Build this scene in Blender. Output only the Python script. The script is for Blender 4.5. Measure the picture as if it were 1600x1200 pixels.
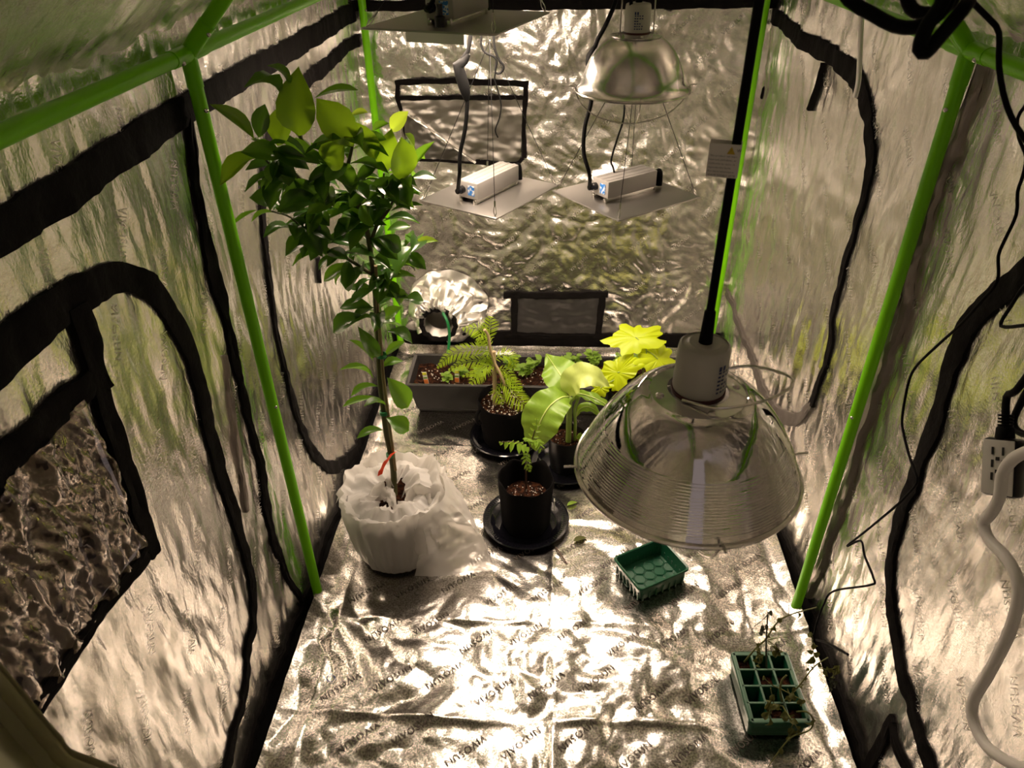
import bpy, bmesh, math, random
import numpy as np
from mathutils import Vector, Matrix

# ------------------------------------------------------------------ scene, camera, light
scene = bpy.context.scene
for o in list(bpy.data.objects):
    bpy.data.objects.remove(o)
COL = scene.collection
random.seed(7)

FPX = 1140.0                       # focal length in pixels of the 1600x1200 frame
CAM = np.array([0.0, 0.0, 1.48])   # eye in the tent's open front door
ROT = np.array([[0.9987347, -0.01664558, 0.0474545],
                [0.04864547, 0.55905987, -0.82769903],
                [-0.01275238, 0.82896018, 0.55916222]])
cd = bpy.data.cameras.new('camera')
cd.sensor_width = 36.0
cd.lens = 36.0 * FPX / 1600.0
cd.clip_start = 0.01
cd.dof.use_dof = True
cd.dof.focus_distance = 1.3
cd.dof.aperture_fstop = 16.0
cam = bpy.data.objects.new('camera', cd)
COL.objects.link(cam)
M4 = Matrix(ROT.tolist()).to_4x4()
M4.translation = Vector(CAM.tolist())
cam.matrix_world = M4
scene.camera = cam

w = bpy.data.worlds.new('dim_room')
scene.world = w
w.use_nodes = True
w.node_tree.nodes['Background'].inputs[0].default_value = (1.0, 0.80, 0.76, 1)
w.node_tree.nodes['Background'].inputs[1].default_value = 0.13   # dim room beyond the open tent door

LED_POWER = 30.0
LED_COLOR = (1.0, 0.79, 0.61)
scene.view_settings.view_transform = 'Standard'
scene.view_settings.look = 'None'
scene.view_settings.gamma = 1.0
scene.view_settings.use_curve_mapping = False
scene.view_settings.exposure = 1.12
scene.cycles.max_bounces = 11
scene.cycles.glossy_bounces = 9
scene.cycles.diffuse_bounces = 4
scene.cycles.transparent_max_bounces = 12

# ------------------------------------------------------------------ measuring helpers
def ray(px, py):
    return ROT @ np.array([px - 800.0, 600.0 - py, -FPX])
def PZ(px, py, z):
    r = ray(px, py); return CAM + r * ((z - CAM[2]) / r[2])
def PY(px, py, y):
    r = ray(px, py); return CAM + r * (y / r[1])
def PX(px, py, x):
    r = ray(px, py); return CAM + r * (x / r[0])
def PD(px, py, d):
    return CAM + ray(px, py) * (d / FPX)
def nrm(v):
    v = np.asarray(v, float); n = np.linalg.norm(v); return v / n if n > 1e-12 else v
UP = np.array([0, 0, 1.0])

# ------------------------------------------------------------------ noise
_rng = np.random.RandomState(11)
_P = _rng.permutation(512)
_G = _rng.uniform(0, 2 * math.pi, 512)
def noise(x, y, seed=0):
    x = np.asarray(x, float) + seed * 17.31; y = np.asarray(y, float) + seed * 9.73
    xi = np.floor(x).astype(int); yi = np.floor(y).astype(int)
    xf = x - xi; yf = y - yi
    u = xf * xf * xf * (xf * (xf * 6 - 15) + 10); v = yf * yf * yf * (yf * (yf * 6 - 15) + 10)
    def g(i, j):
        a = _G[_P[(_P[(i) % 512] + j) % 512]]
        return np.cos(a) * (xf - (i - xi)) + np.sin(a) * (yf - (j - yi))
    n00 = g(xi, yi); n10 = g(xi + 1, yi); n01 = g(xi, yi + 1); n11 = g(xi + 1, yi + 1)
    return ((n00 * (1 - u) + n10 * u) * (1 - v) + (n01 * (1 - u) + n11 * u) * v) * 1.5

# ------------------------------------------------------------------ mesh helpers
def link(o, parent=None):
    COL.objects.link(o)
    if parent is not None:
        o.parent = parent
    return o
ROOT = {}
def origin_of(parent):
    while parent is not None and parent.parent is not None:
        parent = parent.parent
    return np.array(parent.location) if parent is not None else np.zeros(3)
def tag(o, label=None, cat=None, group=None, kind=None):
    if label: o['label'] = label
    if cat: o['category'] = cat
    if group: o['group'] = group
    if kind: o['kind'] = kind
    return o
def thing(name, loc, label, cat, group=None):
    o = bpy.data.objects.new(name, None)
    o.empty_display_size = 0.05
    o.location = Vector([float(c) for c in loc])
    COL.objects.link(o)
    return tag(o, label, cat, group)

class MB:
    """collects shapes given in world coordinates; build() makes ONE mesh object"""
    def __init__(s):
        s.v = []; s.f = []; s.n = 0
    def add(s, verts, faces):
        verts = np.asarray(verts, float).reshape(-1, 3)
        s.v.append(verts)
        k = s.n
        s.f.extend([tuple(int(i) + k for i in f) for f in faces])
        s.n += len(verts)
        return s
    def build(s, name, mat, parent=None, smooth=True, loc=None):
        V = np.concatenate(s.v) if s.v else np.zeros((0, 3))
        if parent is not None:
            off = origin_of(parent)
        else:
            off = np.array(loc, float) if loc is not None else np.array([V[:, 0].mean(), V[:, 1].mean(), V[:, 2].min()])
        me = bpy.data.meshes.new(name)
        me.from_pydata((V - off).tolist(), [], s.f)
        me.update()
        if smooth:
            me.polygons.foreach_set('use_smooth', [True] * len(me.polygons))
            try:
                me.set_sharp_from_angle(angle=math.radians(42))
            except Exception:
                pass
        me.materials.append(MAT[mat] if isinstance(mat, str) else mat)
        o = bpy.data.objects.new(name, me)
        if parent is None:
            o.location = Vector(off.tolist())
        return link(o, parent)
    # ---- shapes
    def tube(s, pts, rad, n=8, caps=True):
        P = np.asarray(pts, float); m = len(P)
        R = np.full(m, rad, float) if np.isscalar(rad) else np.asarray(rad, float)
        T = np.gradient(P, axis=0)
        T /= np.maximum(np.linalg.norm(T, axis=1)[:, None], 1e-9)
        a = UP if abs(T[0] @ UP) < 0.9 else np.array([1.0, 0, 0])
        N = nrm(a - (a @ T[0]) * T[0])
        ang = np.arange(n) * 2 * math.pi / n
        V = []
        for i in range(m):
            N = nrm(N - (N @ T[i]) * T[i]); B = np.cross(T[i], N)
            V.append(P[i] + R[i] * (np.cos(ang)[:, None] * N + np.sin(ang)[:, None] * B))
        V = np.concatenate(V)
        F = [(i * n + j, i * n + (j + 1) % n, (i + 1) * n + (j + 1) % n, (i + 1) * n + j) for i in range(m - 1) for j in range(n)]
        if caps:
            F.append(tuple(range(n))[::-1]); F.append(tuple((m - 1) * n + j for j in range(n)))
        return s.add(V, F)
    def lathe(s, prof, c, axis=UP, n=48, xdir=None, wob=None, caps=False):
        ax = nrm(axis)
        a = np.array([1.0, 0, 0]) if abs(ax[0]) < 0.9 else np.array([0, 1.0, 0])
        X = nrm(a - (a @ ax) * ax) if xdir is None else nrm(xdir); Y = np.cross(ax, X)
        ang = np.arange(n) * 2 * math.pi / n
        V = []
        for i, (r, z) in enumerate(prof):
            rr = np.full(n, r, float); zz = np.full(n, z, float)
            if wob is not None:
                rr, zz = wob(i, ang, rr, zz)
            V.append(np.asarray(c) + rr[:, None] * (np.cos(ang)[:, None] * X + np.sin(ang)[:, None] * Y) + zz[:, None] * ax)
        m = len(prof)
        F = [(i * n + j, i * n + (j + 1) % n, (i + 1) * n + (j + 1) % n, (i + 1) * n + j) for i in range(m - 1) for j in range(n)]
        if caps:
            F.append(tuple(range(n))[::-1]); F.append(tuple((m - 1) * n + j for j in range(n)))
        return s.add(np.concatenate(V), F)
    def box(s, c, half, axes=None, bev=0.0):
        A = np.eye(3) if axes is None else np.array([nrm(a) for a in axes])
        hx, hy, hz = half
        if bev <= 0:
            co = [(sx * hx, sy * hy, sz * hz) for sx in (-1, 1) for sy in (-1, 1) for sz in (-1, 1)]
            F = [(0, 1, 3, 2), (4, 6, 7, 5), (0, 4, 5, 1), (2, 3, 7, 6), (0, 2, 6, 4), (1, 5, 7, 3)]
        else:
            b = min(bev, hx * .9, hy * .9, hz * .9)
            bm = bmesh.new()
            bmesh.ops.create_cube(bm, size=2.0)
            for v in bm.verts:
                v.co = Vector((v.co.x * hx, v.co.y * hy, v.co.z * hz))
            bmesh.ops.bevel(bm, geom=bm.edges[:], offset=b, segments=2, affect='EDGES', profile=0.5)
            bm.verts.index_update()
            co = [tuple(v.co) for v in bm.verts]; F = [tuple(v.index for v in f.verts) for f in bm.faces]
            bm.free()
        return s.add(np.asarray(c) + np.asarray(co) @ A, F)
    def disc(s, c, r, n=24, z=0.0, normal=UP):
        return s.lathe([(0.0001, z), (r, z)], c, normal, n)
    def sphere(s, c, r, n=10, m=6, sc=(1, 1, 1)):
        V = []; F = []
        for i in range(m + 1):
            t = math.pi * i / m
            for j in range(n):
                p = 2 * math.pi * j / n
                V.append((c[0] + r * sc[0] * math.sin(t) * math.cos(p), c[1] + r * sc[1] * math.sin(t) * math.sin(p), c[2] + r * sc[2] * math.cos(t)))
        F = [(i * n + j, (i + 1) * n + j, (i + 1) * n + (j + 1) % n, i * n + (j + 1) % n) for i in range(m) for j in range(n)]
        return s.add(V, F)
    def grid(s, V, nu, nv):
        F = [(i * nv + j, (i + 1) * nv + j, (i + 1) * nv + j + 1, i * nv + j + 1) for i in range(nu - 1) for j in range(nv - 1)]
        return s.add(V, F)

def spline(pts, step=0.012, closed=False):
    """Catmull-Rom through pts, resampled"""
    P = [np.asarray(p, float) for p in pts]
    if len(P) < 3:
        n = max(2, int(np.linalg.norm(P[1] - P[0]) / step) + 1)
        return np.array([P[0] + (P[1] - P[0]) * t for t in np.linspace(0, 1, n)])
    Q = [2 * P[0] - P[1]] + P + [2 * P[-1] - P[-2]]
    out = []
    for i in range(1, len(Q) - 2):
        n = max(2, int(np.linalg.norm(Q[i + 1] - Q[i]) / step) + 1)
        for t in np.linspace(0, 1, n, endpoint=False):
            a, b, c, d = Q[i - 1], Q[i], Q[i + 1], Q[i + 2]
            out.append(0.5 * ((2 * b) + (c - a) * t + (2 * a - 5 * b + 4 * c - d) * t * t + (3 * b - a - 3 * c + d) * t ** 3))
    out.append(P[-1])
    return np.array(out)

# ------------------------------------------------------------------ materials
MAT = {}
def mat(name, color, rough=0.5, metal=0.0, bump=None, vary=None, trans=0.0, spec=None, emit=None, alpha=None, coat=None, transl=None):
    m = bpy.data.materials.new(name); m.use_nodes = True
    nt = m.node_tree; N = nt.nodes; L = nt.links
    b = N['Principled BSDF']
    b.inputs['Base Color'].default_value = (*color, 1)
    b.inputs['Roughness'].default_value = rough
    b.inputs['Metallic'].default_value = metal
    if spec is not None: b.inputs['Specular IOR Level'].default_value = spec
    if trans: b.inputs['Transmission Weight'].default_value = trans
    if coat: b.inputs['Coat Weight'].default_value = coat
    tc = N.new('ShaderNodeTexCoord')
    def mapped(scale):
        mp = N.new('ShaderNodeMapping'); mp.inputs['Scale'].default_value = scale if not np.isscalar(scale) else (scale,) * 3
        L.new(tc.outputs['Object'], mp.inputs['Vector']); return mp.outputs[0]
    if vary:      # (color2, scale, lo, hi)
        c2, sc, lo, hi = vary
        nz = N.new('ShaderNodeTexNoise'); nz.inputs['Scale'].default_value = 1.0; nz.inputs['Detail'].default_value = 4
        L.new(mapped(sc), nz.inputs['Vector'])
        mr = N.new('ShaderNodeMapRange'); mr.inputs['From Min'].default_value = lo; mr.inputs['From Max'].default_value = hi
        L.new(nz.outputs['Fac'], mr.inputs['Value'])
        mx = N.new('ShaderNodeMix'); mx.data_type = 'RGBA'
        mx.inputs['A'].default_value = (*color, 1); mx.inputs['B'].default_value = (*c2, 1)
        L.new(mr.outputs[0], mx.inputs['Factor']); L.new(mx.outputs['Result'], b.inputs['Base Color'])
    if bump:      # list of (scale, strength, distance)
        prev = None
        for sc, st, di in bump:
            nz = N.new('ShaderNodeTexNoise'); nz.inputs['Scale'].default_value = 1.0; nz.inputs['Detail'].default_value = 3
            L.new(mapped(sc), nz.inputs['Vector'])
            bp = N.new('ShaderNodeBump'); bp.inputs['Strength'].default_value = st; bp.inputs['Distance'].default_value = di
            L.new(nz.outputs['Fac'], bp.inputs['Height'])
            if prev: L.new(prev.outputs[0], bp.inputs['Normal'])
            prev = bp
        L.new(prev.outputs[0], b.inputs['Normal'])
    if emit:
        b.inputs['Emission Color'].default_value = (*emit[0], 1); b.inputs['Emission Strength'].default_value = emit[1]
    out = N['Material Output']
    if transl:    # (color, weight): light passing through a thin leaf or film
        t = N.new('ShaderNodeBsdfTranslucent'); t.inputs[0].default_value = (*transl[0], 1)
        ms = N.new('ShaderNodeMixShader'); ms.inputs[0].default_value = transl[1]
        L.new(b.outputs[0], ms.inputs[1]); L.new(t.outputs[0], ms.inputs[2]); L.new(ms.outputs[0], out.inputs[0])
        last = ms
    else:
        last = b
    if alpha is not None:
        tr = N.new('ShaderNodeBsdfTransparent')
        ms = N.new('ShaderNodeMixShader'); ms.inputs[0].default_value = alpha
        L.new(tr.outputs[0], ms.inputs[1]); L.new(last.outputs[0], ms.inputs[2]); L.new(ms.outputs[0], out.inputs[0])
    MAT[name] = m
    return m

FOIL = (0.93, 0.905, 0.865)
mat('foil_wall', FOIL, 0.25, 1.0, bump=[((70, 70, 18), 0.5, 0.004), ((230, 230, 230), 0.36, 0.0020)])
mat('foil_back', FOIL, 0.25, 1.0, vary=((0.80, 0.775, 0.74), (210, 210, 210), 0.36, 0.62), bump=[((34, 34, 30), 0.35, 0.004), ((210, 210, 210), 0.42, 0.0022)])  # mild colour speckle stands in for glints of the embossed foil
mat('foil_floor', (0.66, 0.63, 0.59), 0.24, 1.0, vary=((0.29, 0.272, 0.25), (250, 250, 250), 0.36, 0.62), bump=[((22, 22, 22), 0.12, 0.005), ((240, 240, 240), 0.20, 0.0018)])  # sparkle of the fine embossing is put into the colour as speckle
mat('foil_roof', FOIL, 0.26, 1.0, bump=[((20, 8, 14), 0.4, 0.005), ((240, 240, 240), 0.35, 0.0020)])
mat('foil_print', (0.10, 0.088, 0.076), 0.85, 0.0, spec=0.1)
mat('foil_emboss', (0.66, 0.64, 0.60), 0.28, 1.0)
mat('black_tape', (0.0045, 0.0035, 0.0032), 0.85, spec=0.15, bump=[((90, 90, 90), 0.5, 0.003), ((700, 700, 700), 0.4, 0.001)])
mat('brown_tape', (0.10, 0.085, 0.075), 0.6, bump=[((60, 60, 60), 0.4, 0.003)])
mat('black_ground', (0.003, 0.003, 0.003), 0.8, spec=0.1)
mat('green_paint', (0.19, 0.60, 0.002), 0.34, spec=0.3)
mat('steel', (0.62, 0.6, 0.57), 0.22, 1.0)
mat('chrome', (0.58, 0.57, 0.555), 0.035, 1.0, bump=[((500, 500, 60), 0.03, 0.001)])
mat('spun_aluminium', (0.74, 0.73, 0.71), 0.17, 1.0, bump=[((60, 60, 900), 0.05, 0.001)])
mat('aluminium_plate', (0.36, 0.345, 0.325), 0.34, 0.85, bump=[((300, 300, 300), 0.06, 0.001)])
mat('grey_box', (0.40, 0.38, 0.36), 0.42, 0.3)
mat('white_plastic', (0.72, 0.70, 0.66), 0.4)
mat('porcelain', (0.55, 0.53, 0.47), 0.33)
mat('paper', (0.80, 0.76, 0.70), 0.6)
mat('maroon', (0.06, 0.008, 0.006), 0.5)
mat('black_plastic', (0.005, 0.005, 0.0055), 0.36, spec=0.3)
mat('black_rubber', (0.004, 0.004, 0.004), 0.65, spec=0.10)
mat('glossy_black', (0.006, 0.006, 0.009), 0.12)
mat('fabric_black', (0.0045, 0.004, 0.004), 0.95, spec=0.12, bump=[((400, 400, 400), 0.4, 0.001)])
mat('planter_plastic', (0.020, 0.018, 0.017), 0.45, bump=[((80, 80, 80), 0.05, 0.002)])
mat('white_cord', (0.90, 0.86, 0.82), 0.5)
mat('blue_sticker', (0.03, 0.20, 0.62), 0.4, vary=((0.7, 0.75, 0.8), (150, 150, 150), 0.52, 0.56))
mat('blue_ink', (0.03, 0.05, 0.16), 0.5)
mat('black_ink', (0.012, 0.012, 0.012), 0.6)
mat('yellow_ink', (0.6, 0.42, 0.02), 0.5)
mat('red_ribbon', (0.75, 0.055, 0.012), 0.45, transl=((0.8, 0.06, 0.01), 0.3))
mat('green_tie', (0.01, 0.20, 0.05), 0.4)
mat('bag_film', (0.80, 0.78, 0.75), 0.30, transl=((0.85, 0.82, 0.77), 0.45), alpha=0.80, bump=[((45, 45, 30), 0.25, 0.004)])
mat('bag_film_thin', (0.80, 0.78, 0.75), 0.30, transl=((0.85, 0.82, 0.77), 0.5), alpha=0.55, bump=[((45, 45, 30), 0.25, 0.004)])
mat('pot_grey', (0.22, 0.21, 0.20), 0.5)
mat('pane_clear', (0.30, 0.245, 0.20), 0.03, metal=0.8, coat=1.0, alpha=0.80, bump=[((20, 40, 9), 0.3, 0.006)])
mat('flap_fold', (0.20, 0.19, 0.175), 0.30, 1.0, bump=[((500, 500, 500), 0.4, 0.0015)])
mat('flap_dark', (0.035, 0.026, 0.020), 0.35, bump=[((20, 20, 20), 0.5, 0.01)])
mat('mesh_dark', (0.055, 0.052, 0.050), 0.38, 0.35, bump=[((12, 12, 12), 0.4, 0.01), ((600, 600, 600), 0.3, 0.001)])
mat('flap_foil', (0.38, 0.36, 0.335), 0.28, 1.0, bump=[((500, 500, 500), 0.5, 0.0015), ((25, 25, 25), 0.3, 0.004)])
mat('flap_cloth', (0.62, 0.60, 0.44), 0.8)
mat('foil_sleeve', (0.90, 0.875, 0.84), 0.42, 1.0)
mat('seam_grey', (0.30, 0.26, 0.24), 0.35, 0.6, bump=[((60, 60, 30), 0.5, 0.004)])
mat('soil', (0.012, 0.005, 0.003), 0.95, spec=0.1, vary=((0.075, 0.027, 0.012), (90, 90, 90), 0.45, 0.68), bump=[((120, 120, 120), 1.0, 0.010)])
mat('perlite', (0.62, 0.56, 0.48), 0.8)
mat('tray_green', (0.008, 0.075, 0.035), 0.30)
mat('cell_green', (0.10, 0.19, 0.13), 0.36)
mat('clear_green', (0.09, 0.15, 0.11), 0.2, alpha=0.6)
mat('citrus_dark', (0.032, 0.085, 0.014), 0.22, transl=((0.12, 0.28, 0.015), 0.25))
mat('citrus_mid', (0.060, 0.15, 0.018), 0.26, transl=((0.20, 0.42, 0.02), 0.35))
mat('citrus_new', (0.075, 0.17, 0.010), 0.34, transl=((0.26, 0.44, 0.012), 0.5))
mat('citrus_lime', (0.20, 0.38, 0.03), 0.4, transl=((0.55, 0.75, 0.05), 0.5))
mat('citrus_bark', (0.075, 0.075, 0.022), 0.7, bump=[((200, 200, 40), 0.4, 0.002)])
mat('wood_stake', (0.20, 0.15, 0.06), 0.75)
mat('conifer', (0.34, 0.50, 0.02), 0.45, transl=((0.50, 0.68, 0.03), 0.45))
mat('conifer_stem', (0.42, 0.32, 0.17), 0.7, bump=[((150, 150, 60), 0.5, 0.003)])
mat('banana', (0.26, 0.44, 0.05), 0.36, transl=((0.45, 0.62, 0.05), 0.4), vary=((0.20, 0.36, 0.035), (60, 8, 60), 0.4, 0.6))
mat('banana_pale', (0.50, 0.60, 0.16), 0.36, transl=((0.6, 0.7, 0.12), 0.4))
mat('banana_stem', (0.26, 0.36, 0.07), 0.4)
mat('banana_rib', (0.48, 0.58, 0.16), 0.4)
mat('banana_brown', (0.30, 0.17, 0.03), 0.6)
mat('lobed', (0.50, 0.64, 0.008), 0.45, transl=((0.80, 0.85, 0.01), 0.45))
mat('herb', (0.24, 0.40, 0.05), 0.45, transl=((0.36, 0.55, 0.05), 0.4))
mat('herb_stem', (0.22, 0.30, 0.06), 0.5)
mat('neem', (0.22, 0.38, 0.03), 0.45, transl=((0.38, 0.55, 0.04), 0.4))
mat('neem_stem', (0.10, 0.05, 0.03), 0.6)
mat('wither', (0.10, 0.11, 0.025), 0.7, transl=((0.14, 0.14, 0.03), 0.3))
mat('wither_stem', (0.14, 0.15, 0.04), 0.6)
mat('wither_dark', (0.04, 0.045, 0.02), 0.7)
mat('tag_white', (0.70, 0.70, 0.62), 0.5)
mat('tag_orange', (0.65, 0.20, 0.05), 0.5)
mat('tag_yellow', (0.65, 0.65, 0.04), 0.5)
mat('led_light', (0.9, 0.85, 0.75), 0.5, emit=(LED_COLOR, LED_POWER * 0.46))
mat('led_light_upper', (0.9, 0.85, 0.75), 0.5, emit=(LED_COLOR, LED_POWER * 0.95))

# ------------------------------------------------------------------ the tent shell
XL, XR, YB, YF = -0.612, 0.662, 2.455, -0.32
EAVE = 1.30
A = np.abs
def d_side(u, v, s):
    wu = u + 0.05 * noise(u * 2, v * 2, s + 3)
    d = 0.010 * noise(u * 2.6, v * 1.3, s) + 0.011 * A(noise(wu * 6 + 0.8 * v, v * 1.6, s + 1))
    d = d + 0.0058 * A(noise(wu * 15 - v, v * 3.2, s + 2)) + 0.0055 * A(noise(u * 30 + 2 * v, v * 8, s + 4)) + 0.0026 * A(noise(u * 70, v * 22, s + 5))
    return d
def d_left(u, v): return d_side(u, v, 1)
def d_right(u, v):
    return d_side(u, v, 21) * 0.8 + 0.006 * A(noise(u * 5 + v * 4, v * 5 - u * 3, 40)) + 0.003 * A(noise(u * 14, v * 13, 41))
def d_back(u, v):
    wu = u + 0.06 * noise(u * 4, v * 4, 60); wv = v + 0.06 * noise(u * 4, v * 4, 61)
    d = 0.010 * noise(u * 2.5, v * 2.5, 62) + 0.012 * A(noise(wu * 5 + wv * 2, wv * 5 - wu * 2, 63)) + 0.007 * A(noise(wu * 13, wv * 12, 64))
    return d + 0.0050 * A(noise(wu * 27 + wv * 9, wv * 26, 65)) + 0.0026 * A(noise(u * 60, v * 56, 66))
CREASE_Y = (0.893, 1.143, 1.50, 1.83)
CREASE_X = (-0.50, 0.028, 0.50)
def d_floor(u, v):
    wu = u + 0.05 * noise(u * 4, v * 4, 80); wv = v + 0.05 * noise(u * 4, v * 4, 81)
    d = 0.004 + 0.015 * A(noise(wu * 4.5, wv * 4.5, 82)) + 0.0100 * A(noise(wu * 9 + wv * 3, wv * 9, 83))
    d = d + 0.0030 * A(noise(wu * 21, wv * 21, 84)) + 0.0010 * A(noise(u * 55, v * 55, 85))
    for k, c in enumerate(CREASE_Y):
        q = v - c - 0.012 * noise(u * 3, 0.5 + 0 * v, 90 + k)
        amp = 0.0030 + 0.0045 * noise(u * 5, 0 * v + k, 95)
        d = d + amp * np.exp(-A(q) / 0.007) - 0.5 * amp * np.exp(-(q + 0.02) ** 2 / 0.0003)
    for k, c in enumerate(CREASE_X):
        q = u - c - 0.012 * noise(v * 3, 0.5 + 0 * u, 100 + k)
        amp = 0.0034 + 0.0050 * noise(v * 5, 0 * u + k, 105)
        d = d + amp * np.exp(-A(q) / 0.007) - 0.5 * amp * np.exp(-(q + 0.02) ** 2 / 0.0003)
    flat = np.minimum(1.0, np.maximum(0.0, (v - 1.15) / 0.45)) * 0.65         # pressed flat under the pots and trays
    for cx_, cy_, rx, ry in ((0.485, 0.955, 0.10, 0.13), (0.275, 1.30, 0.11, 0.10), (-0.39, 1.375, 0.15, 0.15), (-0.05, 1.487, 0.14, 0.14)):
        flat = np.maximum(flat, np.clip(1.6 - np.sqrt(((u - cx_) / rx) ** 2 + ((v - cy_) / ry) ** 2), 0, 1) * 0.85)
    d = d * (1 - flat)
    edge = np.maximum(np.maximum(-0.528 - u, u - 0.582), 0.0) / 0.045
    edge2 = np.maximum(v - 2.37, 0) / 0.05
    return np.maximum(d, 0.0008) + 0.018 * np.minimum(edge, 1.3) ** 2 + 0.02 * np.minimum(edge2, 1.2) ** 2
RL = math.radians(44.5)
def P_left(u, v, h=0.0): return np.stack([XL + d_left(u, v) + h, u, v], -1)
def P_right(u, v, h=0.0): return np.stack([XR - d_right(u, v) - h, u, v], -1)
def P_back(u, v, h=0.0): return np.stack([u, YB - d_back(u, v) - h, v], -1)
def P_floor(u, v, h=0.0): return np.stack([u, v, d_floor(u, v) + h], -1)
def P_roofl(u, s, h=0.0):
    d = d_side(u * 0.8, s * 1.5, 120) + h
    return np.stack([XL + s * math.cos(RL) + d * math.sin(RL), u, EAVE + s * math.sin(RL) - d * math.cos(RL)], -1)
def P_roofr(u, s, h=0.0):
    d = d_side(u * 0.8, s * 1.5, 140) + h
    return np.stack([XR - s * math.cos(RL) - d * math.sin(RL), u, EAVE + s * math.sin(RL) - d * math.cos(RL)], -1)
UV = {'left': (P_left, lambda px, py: PX(px, py, XL + 0.012)[1:]),
      'right': (P_right, lambda px, py: PX(px, py, XR - 0.012)[1:]),
      'back': (P_back, lambda px, py: PY(px, py, YB - 0.010)[[0, 2]]),
      'floor': (P_floor, lambda px, py: PZ(px, py, 0.003)[:2])}

def sheet(name, fn, u0, u1, v0, v1, step, material, hole=None, label=None, edge_cut=None, flip=False):
    nu = int((u1 - u0) / step) + 1; nv = int((v1 - v0) / step) + 1
    U, V = np.meshgrid(np.linspace(u0, u1, nu), np.linspace(v0, v1, nv), indexing='ij')
    P = fn(U, V).reshape(-1, 3)
    idx = np.arange(nu * nv).reshape(nu, nv)
    q = np.stack([idx[:-1, :-1], idx[1:, :-1], idx[1:, 1:], idx[:-1, 1:]], -1)
    if flip: q = q[..., ::-1]
    if hole is not None:
        uc = (U[:-1, :-1] + U[1:, 1:]) / 2; vc = (V[:-1, :-1] + V[1:, 1:]) / 2
        q = q[~hole(uc, vc)]
    q = q.reshape(-1, 4)
    me = bpy.data.meshes.new(name)
    me.vertices.add(len(P)); me.vertices.foreach_set('co', P.ravel())
    me.loops.add(q.size); me.loops.foreach_set('vertex_index', q.ravel().astype(np.int32))
    me.polygons.add(len(q))
    me.polygons.foreach_set('loop_start', (np.arange(len(q)) * 4).astype(np.int32))
    me.polygons.foreach_set('use_smooth', np.ones(len(q), bool))
    me.update(calc_edges=True); me.validate()
    me.materials.append(MAT[material])
    o = bpy.data.objects.new(name, me)
    link(o); o['kind'] = 'structure'
    if label: o['label'] = label
    return o

WIN = (0.30, 0.745, 0.672, 0.945)     # clear window in the left wall: y0, y1, z0, z1
def win_hole(u, v):
    return (u > WIN[0]) & (u < WIN[1]) & (v > WIN[2]) & (v < WIN[3])
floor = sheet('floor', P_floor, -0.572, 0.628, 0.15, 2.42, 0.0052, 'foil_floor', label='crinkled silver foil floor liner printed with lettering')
wall_left = sheet('wall_left', P_left, YF, YB, 0.0, EAVE + .03, 0.0075, 'foil_wall', hole=win_hole, label='silver foil left tent wall with black zipper bands')
wall_right = sheet('wall_right', P_right, YF, YB, 0.0, EAVE + .03, 0.0075, 'foil_wall', label='silver foil right tent wall with curved black zipper', flip=True)
wall_back = sheet('wall_back', P_back, XL, XR, 0.0, EAVE + 0.62, 0.0065, 'foil_back', hole=lambda u, v: (v > EAVE) & ((u < XL + (v - EAVE) * 1.02) | (u > XR - (v - EAVE) * 1.02)),
                  label='crumpled silver foil back wall of the tent', flip=True)
def P_front(u, v, h=0.0): return np.stack([u, YF + d_back(u + 3, v) + h, v], -1)
wall_front = sheet('wall_front', P_front, XL, XR, 0.0, EAVE + 0.62, 0.016, 'foil_back', hole=lambda u, v: ((v > EAVE) & ((u < XL + (v - EAVE) * 1.02) | (u > XR - (v - EAVE) * 1.02))) | ((np.abs(u - 0.17) < 0.11) & (v > 0.80) & (v < 1.70)),
                   label='foil front wall with the open door the view is taken from')
RS = (XR - XL) / 2 / math.cos(RL)
ceiling_a = sheet('ceiling', P_roofl, YF, YB, -0.045, RS, 0.011, 'foil_roof', label='dim silver foil left roof slope')
ceiling_b = sheet('ceiling', P_roofr, YF, YB, -0.045, RS, 0.011, 'foil_roof', label='dim silver foil right roof slope', flip=True)
g = MB().box((0.025, 1.1, -0.006), (0.66, 1.38, 0.004)).build('floor', 'black_ground', smooth=False)
tag(g, 'black ground sheet showing beside the foil liner', kind='structure')

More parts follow.
